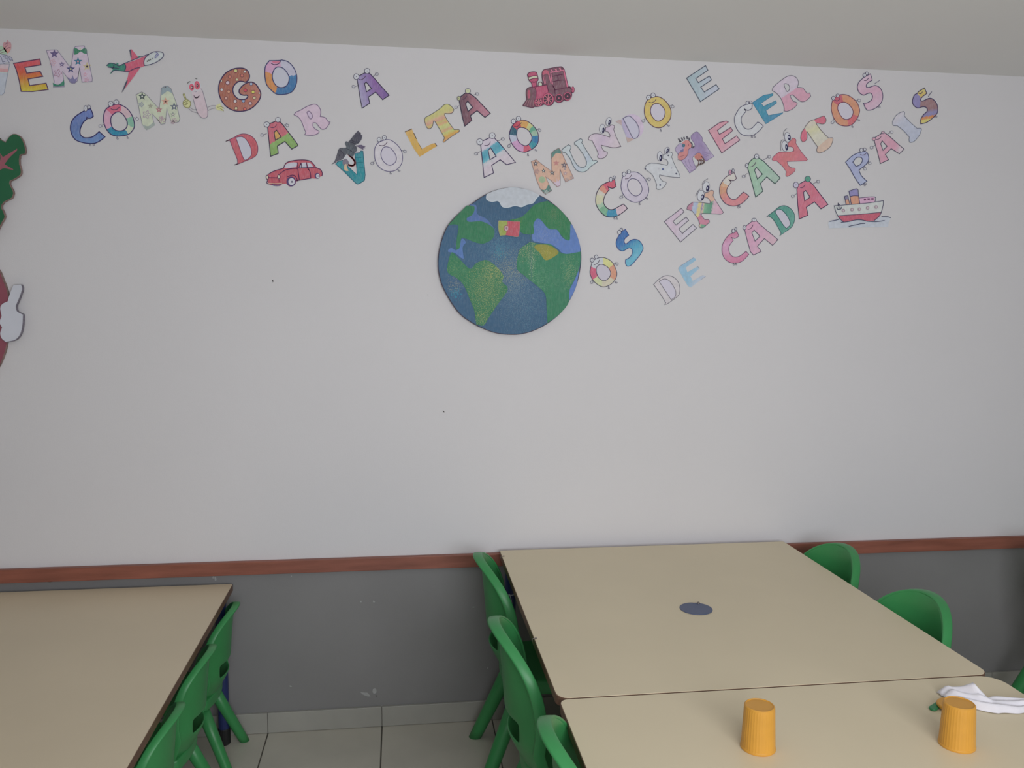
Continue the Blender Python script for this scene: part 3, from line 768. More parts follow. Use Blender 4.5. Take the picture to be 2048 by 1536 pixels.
a = letter('F4', 'brown spotted paper letter G, next to the worm-shaped I', '1085,345 1140,385 1165,450 1155,510* 1110,545 1070,535* 1010,535 950,580 920,650 940,730 1000,790 1070,800 1120,785 1140,750 1120,735* 1070,735 1020,710 1015,660 1060,600 1130,555 1200,545 1260,580 1300,640 1330,710 1310,800 1240,890 1160,945 1060,970 950,965 850,920 770,840 720,720 715,600 750,500 820,410 920,355 1000,340',
  ('lin', 700, 500, 1320, 850, [(0, (150,90,76)), (.5, (155,96,80)), (1, (168,108,96))]), ink=(62,48,80), w=14)
rg = (100,60,70)
for t in ((962,380,32,(190,188,125)),(1095,390,24,(182,184,180)),(875,465,28,(180,112,98)),(1055,450,26,(178,108,95)),(980,508,24,(190,182,145)),(845,555,34,(190,170,178)),(758,655,26,(182,180,182)),(860,685,28,(195,142,115)),(820,780,28,(190,150,140)),(955,825,29,(186,178,180)),(1075,820,28,(140,165,195)),(1175,855,30,(192,168,174)),(1235,775,28,(188,178,145)),(1105,665,28,(186,72,88)),(1217,690,30,(188,184,92)),(1188,572,26,(150,170,195)),(968,928,26,(192,182,145)),(1095,938,28,(196,102,92)),(1308,705,16,(182,180,170)),(752,528,16,(182,182,165))): a.dot(t[0],t[1],t[2],t[3],rg)
a.flush()
a = letter('F4', 'paper letter O coloured orange, blue and pink, last of COMIGO', '1455,232* 1510,232 1620,228* 1640,222 1730,250 1800,320 1845,410 1858,500 1840,600 1790,680 1720,715 1620,728 1550,715 1480,660 1420,590 1395,500 1388,400 1400,310', ('ang', 1620, 480, [(0,(62,112,158)),(12,(175,174,192)),(88,(185,140,172)),(158,(205,138,82)),(248,(60,108,155))]), holes=['1585,322 1660,345 1720,420 1745,490 1720,580 1660,622 1580,615 1520,550 1498,460 1515,380 1545,340'], ink=(60,62,102), w=12, hole_fill=('flat', (172,174,186), 0))
a.fill(curve(P('1480,228* 1560,240 1625,228* 1600,258 1550,272 1510,262')), (190,100,128), name='lip'); a.smile('1480,270 1530,290 1590,275 1620,235'); a.flush()
# ---- DAR A
a = letter('L8', 'red serif paper letter D, start of DAR', '330,505* 440,455* 600,380 650,350 740,300 870,275 1000,290 1110,340 1220,440 1290,570 1320,710 1300,870 1230,970 1110,1040 960,1100* 720,1200* 600,1230* 700,1190* 690,1060* 630,910 540,690 455,475*', ('lin', 500, 400, 1200, 900, [(0, (182,82,104)), (.35, (180,90,98)), (.6, (184,84,96)), (1, (178,84,90))]), holes=['640,385* 740,365 850,370 950,440 1040,570 1100,700 1125,850 1110,940 1040,1020 960,1075 900,1075* 830,920 740,660'], hole_fill=('flat', (168,168,180), 0), ink=(105,55,85), w=16)
a.line(P('330,505* 440,460*'), 14, (120,110,115), name='ink'); a.line(P('600,1230* 700,1196*'), 18, (62,58,66), name='ink'); a.flush()
def A_(fr, label, outer, hole, spec, eyes, smile, hands, ink=(58,52,72), w=13, hf=None, ec=None):
    a = letter(fr, label, outer, spec, holes=[hole], filled_holes=bool(hf), hole_fill=hf, ink=ink, w=w)
    for i, e in enumerate(eyes): a.eye(*e, **({'c': ec[i]} if ec and ec[i] else {}))
    if smile: a.smile(smile)
    for h in hands: a.hand(*h)
    a.flush()
A_('F5', 'paper letter A, red on top and green below, with an orange window', 'P 815,555 850,490 950,450 1035,465 1090,530 1330,850 1325,870 1225,925 1110,795 980,870 995,1000 865,1048 845,850', 'P 965,600 1045,715 945,775 925,640', ('lin', 899, 580, 1111, 920, [(0, (182,92,108)), (.49, (182,98,108)), (.5, (128,162,95)), (1, (122,158,88))]), ((800,505,48,47), (990,425,44,43)), '860,550 900,560 940,545 970,505', ((800,660,738,682), (1090,510,1130,515)), hf=(195,152,85))
a = letter('F5', 'pale pink puffy paper letter R, last of DAR', '1265,340* 1300,295 1380,260 1490,195 1600,160 1660,175 1710,240 1720,310 1710,370* 1790,385 1830,430 1850,465* 1880,460* 1850,520 1800,575 1740,585 1690,540 1640,480 1590,475* 1590,540 1640,590 1690,620 1670,660 1580,690 1480,685 1445,680* 1465,640 1440,580 1390,450 1340,380', ('lin', 1400, 250, 1600, 650, [(0, (182,164,180)), (1, (180,158,176))]), holes=['1490,290 1530,280 1580,360 1560,405 1530,400 1490,320'], ink=(112,92,122), w=11, hole_fill=(176,160,182)); a.flush()
A_('F7', 'purple paper letter A standing alone above VOLTA', 'P 635,425 665,360 760,310 845,315 910,380 1180,690 1070,765 950,635 825,720 850,825 720,910 690,760', 'P 790,465 880,575 795,630 760,490', ('lin', 650, 600, 1150, 500, [(0, (148,142,172)), (.35, (128,108,160)), (.6, (128,92,152)), (1, (112,92,148))]), ((620,372,46,50), (805,275,46,47)), '660,410 700,425 750,400 780,360', ((650,525,590,540), (910,360,955,335)))
# ---- red car
a = Art('F6', 'red paper car with pale windows, under the word DAR', 'paper decoration', 'paper_car')
sil = curve(P('225,505* 300,460 380,430 490,400* 515,335 570,290 700,262 850,258 950,280 1015,345 1050,390 1120,420 1150,480 1145,530* 1110,545 1085,570 1030,575 960,570* 750,610* 700,625* 690,670 640,705 580,705 535,660* 470,665 440,695 370,705 300,690 225,668* 215,610 190,560 200,520'))
a.paper(sil, [], 9); RD = (180,82,96)
a.fill(sil, RD, name='bodywork'); a.y += .0001
for t in ('500,398* 525,335 600,303 700,300 720,325 705,380* 600,392', '755,385* 790,312 800,303* 878,298* 893,385* 800,392', '888,302* 950,318 1000,380* 908,385*'): a.fill(curve(P(t)), (168,168,180), name='car_window')
I = (72,38,78)
for t in ('225,505 300,460 380,430 490,400', '490,400 515,335 570,290 700,262 850,258 950,280 1015,345 1050,390 1120,420 1150,480 1145,530', '430,490 520,430 640,405 730,405', '725,300 730,360 720,405', '735,410 745,500 760,605', '755,385 790,312', '790,312 800,392', '878,298 893,385', '740,395 900,390 1030,380', '895,390 940,460 955,565', '230,560 380,562', '220,600 225,665 470,660', '700,612 960,570', '555,545 640,515 700,545 730,620', '900,410 925,425'): a.line(curve(P(t), False), 11, I)
a.line(curve(P('232,655 340,660 465,655'), False), 9, (190,170,140), name='bumper'); a.y += .0003
for cx, cy, rx, ry in ((618,625,80,85), (1065,528,44,50)):
    wv = a.plate('wheel', a.ell(cx, cy, rx, ry, 24), (), ink_mat(a.col((78,62,105))), th=.0004); a.plate('hubcap', a.ell(cx+8, cy+2, rx*.68, ry*.72, 20), (), ink_mat(a.col((178,178,186))), th=.0002, parent=wv); a.plate('hub', a.ell(cx+14, cy+4, rx*.18, ry*.22, 10), (), ink_mat(a.col((88,84,108))), th=.0002, parent=wv); a.y += .0006
a.fill(curve(P('290,672* 370,680 460,668* 430,695 370,705 310,695')), (98,82,120), name='wheel')
for cx, cy in ((213,552), (408,545)):
    hl = a.plate('headlight', a.ell(cx, cy, 26, 42, 16), (), ink_mat(a.col((72,42,80))), th=.0003); a.plate('lens', a.ell(cx, cy, 15, 30, 14), (), ink_mat(a.col((190,182,165))), th=.0002, parent=hl)
a.dot(415,612,13,(150,50,80)); a.flush()
# ---- VOLTA
a = Art('L4', 'teal paper letter V with a dark long-necked bird perched on it')
vv = curve(P('P 255,925 300,870 420,835 480,900 560,1000 760,1180 750,1000 705,700 725,670 830,650 850,615 900,620 950,1180 935,1310 845,1370 775,1400 720,1370 480,1130'))
bd = curve(P('470,440* 500,385* 540,400 570,385* 640,300 700,220 790,130* 805,165 850,180* 850,225 890,255* 870,330 830,400 770,450 700,480* 750,520 760,600* 700,680 670,750* 600,735 520,680* 480,730 440,790* 380,830 300,850 240,900 150,940* 230,850 290,680 310,600 350,550 430,540 500,540* 500,500'))
a.paper(vv, [], 8); a.fill(vv, ('lin', 300, 900, 900, 1200, [(0, (45,138,148)), (.5, (42,128,142)), (1, (48,138,150))])); a.line(vv, 14, (38,88,108), True)
for t in ('700,780 860,775', '720,890 900,880', '740,1020 920,1015'): a.line(P(t), 9, (35,105,118), name='ink')
a.y += .0002; a.fill(curve(P('480,720* 560,690 680,760 700,900 640,960 560,940 480,900 440,800')), ('flat', (172,174,178), 0), name='bird_paper')
nk = P('545,690 600,740 660,800 705,870 700,930 640,965 545,940'); a.line(curve(nk, False), 46, (150,88,92), name='neck'); a.line(curve(nk, False), 26, (192,128,128), name='neck')
a.flush(); a.y -= .0002
a.fill(bd, ('lin', 200, 850, 850, 250, [(0, (88,86,98)), (.3, (78,78,88)), (.5, (80,90,98)), (.7, (74,76,86)), (1, (70,68,84))]), name='bird')
a.fill(curve(P('720,495* 850,470 900,490 960,515* 925,545 965,555* 900,560 935,600* 850,560 780,520')), (92,82,108), name='bird_tail')
a.fill(curve(P('440,830 500,800 545,845 570,905 520,935 450,960 415,905')), (115,110,125), name='bird_head'); a.fill(curve(P('460,950 510,930 520,1010* 560,1085* 500,1090 455,1050')), (192,165,135), name='beak')
for t in ('560,400 640,420 740,460', '600,350 700,400 800,420', '350,600 420,650 440,740', '330,700 360,760', '500,560 600,600 690,680'): a.line(curve(P(t), False), 10, (58,56,70), name='feather')
for t in ('720,650 730,680', '745,640 755,680', '775,640 780,675', '800,640 805,670'): a.line(P(t), 10, (140,130,150), name='claw')
a.flush()
def O_(fr, label, outer, hole, spec, eyes, smile, hands, feet, ink=(70,62,95), w=12, hf=('flat', (176,172,184), 0)):
    a = letter(fr, label, outer, spec, holes=[hole], ink=ink, w=w, hole_fill=hf)
    for e in eyes: a.eye(*e)
    if smile: a.smile(smile)
    for h in hands: a.hand(*h)
    for f in feet: a.foot(*f)
    a.flush()
O_('F8', 'white uncoloured paper letter O with eyes and smile, in VOLTA', '1000,560 1100,515 1200,515 1300,580 1380,680 1410,800 1390,920 1320,1010 1240,1045 1140,1045 1040,1000 970,920 935,820 930,700 950,620', '1120,630 1200,650 1270,730 1305,820 1280,900 1200,945 1120,915 1060,840 1040,750 1070,660', ('flat', (182,178,184), .02), ((1010,508,34,38), (1098,475,36,40)), '1010,600 1060,610 1110,595 1150,545', ((1388,690,1432,703), (935,862,905,900)), ((1200,1078), (1345,1038,60)), ink=(88,80,118), w=11)
a = letter('F8', 'orange paper letter L, in VOLTA', 'P 1450,375 1568,325 1600,395 1650,495 1690,590 1740,670 1840,610 1920,575 1960,568 1998,618 1880,685 1760,765 1700,798 1600,660', ('lin', 1500, 350, 1800, 750, [(0, (202,162,92)), (.5, (208,168,85)), (1, (208,162,78))]), ink=None, grow=3); a.line(P('1450,375* 1568,325*'), 12, (95,78,70)); a.line(P('1600,395* 1645,495*'), 11, (80,65,65)); a.line(P('1680,570* 1740,670*'), 9, (130,100,60)); a.line(P('1960,568* 1998,618*'), 12, (80,65,65)); a.flush()
a = letter('G1', 'yellow paper letter T with orange stripes, in VOLTA', '520,640* 640,575 780,480 830,430 890,415 950,440 1005,505* 980,560 920,575 850,570* 845,600* 900,700 1010,850* 1090,850 1100,880* 960,970 835,1065* 820,1050 845,990* 760,840 680,710 655,705* 640,790 600,830 550,820 515,740 505,680', ('lin', 740, 480, 960, 1010, [(0, (182,180,112)), (.2, (180,172,112)), (.28, (192,155,128)), (.34, (190,142,122)), (.4, (182,168,105)), (.47, (196,150,112)), (.53, (178,180,115)), (.62, (178,175,118)), (.68, (196,152,120)), (.76, (176,182,112)), (.86, (208,162,80)), (.95, (196,148,95))]), ink=(88,82,88), w=9, filled_holes=False); a.flush()
A_('G1', 'maroon and rose paper letter A, last of VOLTA', 'P 1095,355 1115,290 1200,225 1280,235 1380,310 1625,570 1535,640 1400,525 1285,610 1310,690 1190,790 1150,640', 'P 1240,360 1325,470 1245,540 1205,410', ('lin', 1120, 500, 1560, 480, [(0, (108,78,90)), (.3, (122,82,95)), (.45, (150,98,112)), (1, (172,118,135))]), ((1088,315,30,38), (1243,190,45,43)), '1150,335 1190,320 1225,270', ((1340,260,1385,245), (1090,440,1060,460)), ec=((168,172,125), (178,182,148)), w=14)
# ---- train
a = Art('G2', 'red paper steam locomotive with spoked wheels, to the right of VOLTA', 'paper decoration', 'paper_locomotive')
sil = curve(P('445,500* 500,455 600,438 680,450* 710,580 715,650 680,690* 680,800* 720,790* 725,720 770,700 815,720 830,770* 850,755* 820,620 815,480 850,400 920,370 1270,308 1340,330 1385,380* 1490,830* 1530,820 1555,870* 1600,820 1635,860 1635,940 1600,975 1560,960* 1575,1040 1540,1130 1460,1175 1380,1160 1330,1200 1240,1225 1160,1190 1110,1190* 1080,1270 980,1300 880,1270 820,1290 720,1325 620,1330* 550,1355 325,1300* 430,1140* 410,1000 430,880 500,835 570,830* 540,720 480,650'))
a.paper(sil, [], 10); RO = (180,82,112); BR = (115,84,92); I = (92,42,72)
a.fill(sil, ('flat', (120,82,96), .08), name='silhouette')
a.fill(curve(P('590,830* 940,770* 985,960* 900,990 840,1100* 650,1120* 660,950 640,880')), RO, name='boiler')
a.fill(curve(P('445,500* 500,455 600,440 680,450* 710,580 715,650 680,690* 680,820* 570,832* 545,720 480,650')), RO, name='chimney')
a.fill(curve(P('820,470* 850,400 935,385* 985,430* 1010,560 935,480 850,520')), (182,88,110), name='cab_front')
a.y += .0003
a.fill(curve(P('465,575* 560,560 600,540 695,545* 705,600* 600,615 480,640*')), (182,184,160), name='chimney_band'); a.fill(curve(P('725,805* 722,745 770,705 812,740 815,795*')), (172,182,165), name='dome')
a.fill(a.ell(485,1010,75,165,24), (112,84,90), name='smokebox'); a.fill(a.ell(480,1010,36,110,20), (178,80,105), name='smokebox_door')
for x in (1030, 1135, 1240): a.fill(curve(P('P %d,%d %d,%d %d,%d %d,%d' % (x, 385-(x-1030)*.2, x+45, 375-(x-1030)*.2, x+70, 435-(x-1030)*.2, x+38, 448-(x-1030)*.2))), (196,112,138), name='roof_stripe')
for t in ('1020,460 1385,395', '985,480 1010,600 1045,740', '1035,480 1060,620 1085,760', '840,540 860,650 880,750', '880,560 905,740'): a.line(curve(P(t), False), 26 if t[0] != '8' else 14, (192,110,135), name='trim')
a.line(P('1370,410* 1465,830*'), 34, (192,102,130), name='trim')
for t in ('1070,560 1250,520 1340,510', '1085,690 1300,650 1380,655', '1150,905 1400,850 1540,830', '1140,870 1150,1010', '1080,780 1130,860', '1100,790 1150,900', '1220,540 1225,660', '445,500 465,575 600,540 700,545', '480,645 600,610 705,605', '560,690 600,705 665,690', '640,840 665,950 655,1110', '940,770 985,960', '590,830 940,770', '900,1100 1130,1060'): a.line(curve(P(t), False), 14, I, name='ink')
a.line(sil, 15, (88,48,72), True)
for x, y in ((440,1160), (490,1160), (540,1160), (590,1165)): a.line([(x, y), (x-(600-x)*.55, 1325)], 16, (150,110,118), name='ink')
a.flush(); a.y -= .0003
for cx, cy, rx, ry, sp in ((970,1140,145,158,8), (720,1220,106,108,8), (1245,1112,98,108,0), (1465,1065,104,108,0)):
    wv = a.plate('wheel', a.ell(cx, cy, rx, ry, 28), (), ink_mat(a.col((160,58,92))), th=.0004); a.plate('rim', a.ell(cx, cy, rx*.93, ry*.93, 28), (), ink_mat(a.col((188,98,122))), th=.0001, parent=wv)
    a.plate('wheel_disc', a.ell(cx, cy, rx*.8, ry*.8, 28), (), ink_mat(a.col((78,58,72))), th=.0002, parent=wv); hb = a.plate('hub', a.ell(cx, cy, rx*.17, ry*.17, 12), (), ink_mat(a.col((190,105,125))), th=.0002, parent=wv)
    for k in range(sp):
        an = 2*PI*k/sp; a.line([(cx+rx*.12*math.cos(an), cy+ry*.12*math.sin(an)), (cx+rx*.8*math.cos(an), cy+ry*.8*math.sin(an))], 20, (186,110,125), name='spoke', parent=wv)
    a.flush(); a.y += .0006
a.fill(curve(P('1560,850 1600,822 1632,860 1632,940 1600,968 1570,930 1590,900')), (178,78,108), name='buffer'); a.flush()
# ---- AO
A_('G3', 'white paper letter A with a teal band across, first of AO', 'P 268,600 300,530 410,480 500,480 590,570 860,895 710,935 600,850 455,945 485,1075 325,1155 300,900', 'P 435,645 530,790 425,850 395,690', ('lin', 282, 466, 618, 964, [(0, (182,172,184)), (.33, (180,172,186)), (.37, (88,158,178)), (.5, (72,148,170)), (.62, (95,165,182)), (.66, (176,178,184)), (.8, (182,172,182)), (1, (182,174,182))]), ((252,545,52,55), (465,440,52,53)), '330,605 370,605 410,590 435,540', ((265,705,205,740), (565,530,628,503)), ink=(62,48,85))
O_('G3', 'rainbow paper letter O just above the globe', '830,240 900,190 1000,175 1100,215 1190,300 1240,390 1253,480 1235,580 1160,660 1060,710 1000,720 900,690 820,610 765,500 755,420 780,320', '905,315 960,300 1040,320 1110,390 1140,480 1110,560 1060,605 1000,605 930,560 885,470 885,370', ('ang', 1005, 455, [(4,(142,170,150)),(30,(98,160,135)),(50,(178,178,120)),(72,(205,155,90)),(106,(188,72,88)),(138,(48,92,112)),(174,(165,172,190)),(208,(180,138,175)),(268,(192,88,108)),(302,(62,142,158)),(332,(52,118,165))]), ((825,195,37,42), (912,150,42,42)), '840,280 880,285 920,265 965,215', ((1215,325,1255,338), (775,565,760,600)), ((1070,765,100), (1205,690,45)), ink=(72,45,85), hf=('flat', (176,174,178), 0))
# ---- MUNDO E
a = letter('G4', 'salmon paper letter M with flowers, touching the top right of the globe', 'P 105,880 190,850 290,930 455,1050 450,870 445,740 500,690 580,655 620,720 700,900 830,1165 690,1230 640,1120 595,1010 600,1290 545,1310 450,1210 350,1140 455,1380 350,1440 260,1350 190,1180', (198,162,142), ink=(140,110,110), w=8)
a.fill(curve(P('445,740* 500,690 580,655 622,750* 560,735 520,745 455,835*')), (92,132,125), name='leaf'); a.fill(curve(P('258,1350* 340,1362 400,1268* 452,1370* 350,1440')), (85,128,120), name='leaf'); a.y += .0003
for t in ((180,915,60,(98,90,98),(182,182,182)), (315,1040,44,(90,100,102),(178,180,180)), (462,1072,56,(96,96,100),(182,182,182)), (532,905,58,(182,128,125),(170,120,118)), (668,940,62,(112,104,112),(176,170,172)), (685,1085,44,(168,140,146)), (680,1000,34,(140,128,136))): a.star(*t)
a.fill(a.ell(290,1190,58,55,16), (148,168,135), name='flower'); a.fill(curve(P('465,1205* 530,1240 540,1165* 560,1225 600,1170* 600,1290 545,1300')), (184,168,184), name='tulip')
for t in ((200,1050,44,(158,132,136)), (715,1190,34,(165,150,150)), (790,1150,30,(165,150,150)), (360,1400,36,(170,175,172)), (430,1370,28,(130,140,138))): a.bloom(*t)
a.flush()
a = letter('G4', 'pale blue outlined paper letter U of MUNDO', '625,690* 660,650 740,595* 780,620 780,660* 760,690* 830,850 900,950 980,985 1040,950 1050,880* 1000,770 880,605* 845,590 845,550* 950,490* 980,520 965,560* 1160,870* 1210,860 1235,885* 1120,965* 1060,1030 980,1060 880,1030 810,930 780,850 690,730* 640,720*', ('lin', 700, 650, 1050, 1000, [(0, (172,182,186)), (.5, (168,176,182)), (.8, (162,172,186)), (1, (168,184,186))]), ink=(82,92,102), w=10); a.flush()
def E2(a, eyes, brows=()):
    for (cx, cy, rx, ry, px, py, pr, ph, rot) in eyes: a.eye(cx, cy, rx, ry, ring=(120,118,132), pup=(px, py, pr, ph), rot=rot)
    for t in brows: a.line(curve(P(t), False), 9, (105,105,115), name='eyebrow')
a = letter('G4', 'light pink paper letter N with big eyes, in MUNDO', '1080,490* 1120,430 1210,405 1320,425* 1440,465* 1450,440 1420,380 1370,365* 1375,300* 1430,285 1480,255 1525,280 1510,330* 1550,450 1635,625* 1500,645 1300,600* 1310,650 1350,705* 1400,720 1400,760 1350,815 1270,830 1235,800 1250,760* 1230,700 1140,520* 1090,515*', ('lin', 1100, 450, 1550, 600, [(0, (184,172,182)), (.5, (176,160,180)), (1, (184,172,180))]), ink=(100,88,102), w=10); E2(a, ((1315,322,48,80,1333,350,21,50,6), (1425,200,46,76,1438,215,20,46,14))); a.flush()
a = letter('G4', 'lilac paper letter D with a white middle, in MUNDO', '1545,200* 1600,170 1640,165* 1740,90 1850,75 1950,120 2010,220 2020,350 1960,450 1860,500* 1750,560* 1735,480* 1680,340 1635,230 1600,205*', ('lin', 1620, 400, 1980, 250, [(0, (152,142,172)), (.25, (158,150,178)), (.5, (178,164,186)), (1, (184,168,188))]), holes=['1670,145* 1770,105 1860,170 1930,280 1945,380 1920,460 1870,490 1830,470*'], hole_fill=('flat', (174,172,188), 0), ink=None, grow=4)
a.line(curve(P('1670,145* 1770,105 1860,170 1930,280 1945,380 1920,460 1870,490 1830,470*')), 11, (95,92,118), True)
a.fill(curve(P('P 1545,200 1600,170 1645,168 1650,260')), (170,150,150), name='serif'); a.fill(curve(P('P 1720,465 1860,500 1750,560')), (172,150,145), name='serif'); a.flush()
O_('G5', 'mustard yellow paper letter O, last of MUNDO', '640,770 700,730 800,710 900,750 980,830 1030,920 1040,1010 1020,1100 960,1180 880,1235 800,1243 720,1210 640,1130 595,1040 583,940 600,840', '780,830 850,845 920,920 938,990 910,1080 830,1132 760,1105 700,1020 690,930 720,860', ('lin', 600, 900, 1040, 1000, [(0, (192,168,92)), (.5, (190,170,98)), (1, (190,165,90))]), ((655,728,37,38), (733,690,39,40)), '660,805 710,815 760,790 785,750', ((1010,862,1050,875), (595,1080,575,1112)), ((860,1285,100), (990,1208,50)), ink=(90,62,78), w=13)
a = letter('G5', 'grey-blue outlined paper letter E alone at the top right', 'P 1305,398 1628,182 1668,262 1460,405 1505,475 1695,362 1728,428 1545,550 1605,635 1808,508 1860,582 1540,798', ('lin', 1400, 450, 1750, 450, [(0, (142,160,168)), (.3, (148,164,172)), (1, (162,168,182))]), filled_holes=False, ink=(72,78,95), w=13); a.flush()
# ---- CONHECER
a = letter('G6', 'rainbow paper letter C, first of CONHECER', '405,715* 460,690 505,675* 515,740 530,795* 470,825 410,810 388,795* 410,850* 350,930 315,1030 330,1110 400,1180 480,1185 570,1140 650,1095* 690,1130 720,1170* 640,1240 530,1305 440,1315 350,1300 260,1225 195,1120 180,1020 200,900 260,800 330,745', ('ang', 450, 1000, [(0,(188,160,170)),(40,(196,88,108)),(122,(200,135,118)),(145,(184,178,168)),(165,(182,180,152)),(205,(150,178,155)),(222,(115,165,135)),(252,(62,138,172)),(292,(186,165,176))]), ink=(62,50,72), w=13, filled_holes=False); a.eye(438,675,26,42); a.eye(498,640,23,26); a.foot(495,1338); a.foot(540,1338); a.flush()
O_('G6', 'pale lilac paper letter O of CONHECER', '640,640 700,580 800,548 900,560 990,630 1050,720 1083,820 1075,920 1020,1000 940,1050 850,1065 760,1035 680,970 630,880 612,780', '810,660 900,690 960,780 970,860 930,930 860,957 790,920 735,840 722,760 750,690', ('lin', 650, 650, 1050, 950, [(0, (180,174,188)), (1, (176,168,184))]), ((665,585,32,38), (745,545,32,34)), '680,665 730,660 770,630 795,590', ((1035,665,1075,668), (650,932,628,965)), ((925,1085,110), (1050,1002,50)), ink=(78,72,108), w=11, hf=('flat', (180,176,182), 0))
a = letter('G6', 'white paper letter N with blue dots and big eyes', '1015,490* 1050,430 1130,395* 1250,405 1400,435* 1415,390 1390,340 1325,320* 1330,250* 1400,230 1450,205 1490,230 1475,290* 1530,430 1615,600 1615,640* 1450,630 1270,595* 1270,640 1330,710* 1380,720 1370,770 1310,830 1240,845 1215,810 1225,770* 1150,600 1050,520*', ('flat', (178,181,186), .03), ink=(98,98,108), w=9); E2(a, ((1272,275,42,82,1288,310,26,56,4), (1398,182,42,62,1404,188,21,44,22)))
for t in ((1328,500,20,(88,98,138)),(1555,575,15,(85,85,105)),(1280,770,17,(88,92,120)),(1420,265,14,(80,80,95)),(1475,480,13,(150,150,165)),(1255,490,13,(165,165,172)),(1026,490,14,(60,55,90))): a.dot(*t)
a.flush()
a = Art('L3', 'purple paper letter H with a pink spiky-haired animal drawn across it')
hp = curve(P('165,710* 220,640 300,570* 250,420* 420,370 560,400 640,340* 740,240 830,215 900,270 990,400* 990,500 1085,590* 1200,780 1350,965* 1230,1040 1110,1110* 1060,1150 800,1330* 600,1480* 500,1330 350,1110* 235,1080* 240,900 165,780')); a.paper(hp, [], 10)
pu = curve(P('165,710* 220,640 300,570* 500,600 700,720* 760,620 640,420* 640,340* 740,240 830,215 900,270 990,400* 985,480 1020,520 1085,590* 1200,780 1350,965* 1110,1110* 1050,1060 950,900 880,850 780,900 685,1000* 700,1100 800,1340* 600,1480* 500,1330 350,1110* 240,900 165,780'))
a.fill(pu, ('lin', 200, 1000, 1200, 700, [(0, (160,146,174)), (.35, (155,140,170)), (.6, (142,125,162)), (.8, (138,120,160)), (1, (158,146,172))])); a.line(pu, 12, (98,82,122), True)
for t in ('450,1100 520,1250 600,1350', '560,1050 600,1200 680,1320', '790,380 790,480', '1040,870 1150,830 1230,850', '1050,930 1160,880 1240,900', '1080,980 1180,930', '620,1420 760,1360'): a.line(curve(P(t), False), 9, (118,98,145), name='ink')
for t in ('250,420 290,470 340,520', '340,390 370,440 385,490', '420,370 430,410 440,450', '510,345 520,390 525,440', '585,390 580,430 600,470', '280,500 320,530', '540,480 620,540 670,590 660,690', '690,700 735,650'): a.line(curve(P(t), False), 44, (82,78,90), name='tuft')
a.flush(); a.y -= .0003
a.fill(curve(P('370,560 420,500 500,470 580,500 640,590 640,680 550,760 540,900 460,1020 350,1080 250,1050 235,950 270,860 380,830* 425,720 450,660 400,600')), (188,122,122), name='animal_head'); a.line(curve(P('235,950 270,860 350,830'), False), 9, (110,80,105), name='ink'); a.line(curve(P('270,990 350,960 430,950'), False), 9, (130,75,85), name='ink'); a.line(curve(P('230,1070 350,1085 460,1020 540,900 560,760 650,700'), False), 11, (105,70,90), name='ink'); a.line(curve(P('550,590 560,620 550,650'), False), 14, (115,60,70), name='ink')
a.fill(a.ell(410,630,50,55,16), (62,105,125), name='animal_eye'); a.fill(curve(P('300,790 360,770 400,730 410,800 350,840')), (110,105,145), name='nostril')
a.fill(curve(P('735,970* 850,865 950,900 1000,1000 930,1062 800,1065')), (180,112,105), name='animal_body')
for t in ('835,1070 880,1130 860,1220', '890,1070 950,1130 920,1210', '930,1060 1010,1120 990,1190', '950,960 1010,1030 1050,1140'): a.line(curve(P(t), False), 30, (100,72,72), name='animal_leg'); a.line(curve(P(t), False), 14, (190,150,145), name='ink')
a.line(curve(P('800,1310 850,1240 940,1210 1060,1150'), False), 46, (112,100,98), name='ground'); a.flush()
a = letter('G7', 'rose pink outlined paper letter E, next to the purple H', 'P 738,350 930,215 1040,190 1078,205 890,350 925,420 1120,300 1152,355 975,495 1020,577 1218,443 1275,515 965,735', ('lin', 800, 300, 1150, 600, [(0, (186,138,150)), (.5, (188,130,145)), (1, (186,150,162))]), filled_holes=False, ink=(92,62,85), w=12); a.flush()
a = letter('G8', 'white uncoloured paper letter C of CONHECER', '430,680* 480,670 545,655* 545,700 540,745* 480,775 430,760 410,745* 440,795* 370,880 360,960 390,1050 460,1095 540,1080 600,1020 640,975* 690,1000 735,1045* 660,1130 560,1200 460,1210 360,1180 290,1100 250,1000 245,900 290,800 350,720', ('flat', (174,176,180), .02), ink=(72,68,95), w=11, filled_holes=False); a.eye(465,648,26,30); a.eye(520,640,22,26); a.foot(535,1225); a.foot(585,1222); a.flush()
a = letter('G8', 'turquoise blue solid paper letter E in CONHECER', 'P 550,645 740,520 900,490 898,520 695,655 740,710 950,610 965,650 780,780 820,865 1070,815 1060,830 780,1005', ('lin', 600, 600, 950, 850, [(0, (58,132,168)), (.5, (62,135,160)), (1, (68,130,165))]), filled_holes=False, ink=(48,108,138), w=8, grow=3); a.flush()
a = letter('G8', 'puffy paper letter R, lilac above and pink below, last of CONHECER', '890,440* 900,390 960,330 1060,250 1150,195 1230,185 1300,220 1335,300 1315,385* 1400,390 1440,430 1480,480 1530,480* 1545,535* 1480,600 1410,630 1350,610 1290,560 1240,515 1195,520* 1210,570 1250,625* 1300,640 1310,680 1240,750 1150,790 1090,785* 1090,720 1040,580 960,480*', ('lin', 1079, 301, 1271, 649, [(0, (182,170,184)), (.49, (178,168,182)), (.53, (188,140,160)), (1, (186,138,156))]), holes=['1090,340 1120,320 1170,345 1185,400 1160,450 1130,445'], ink=(92,85,102), w=10); a.flush()
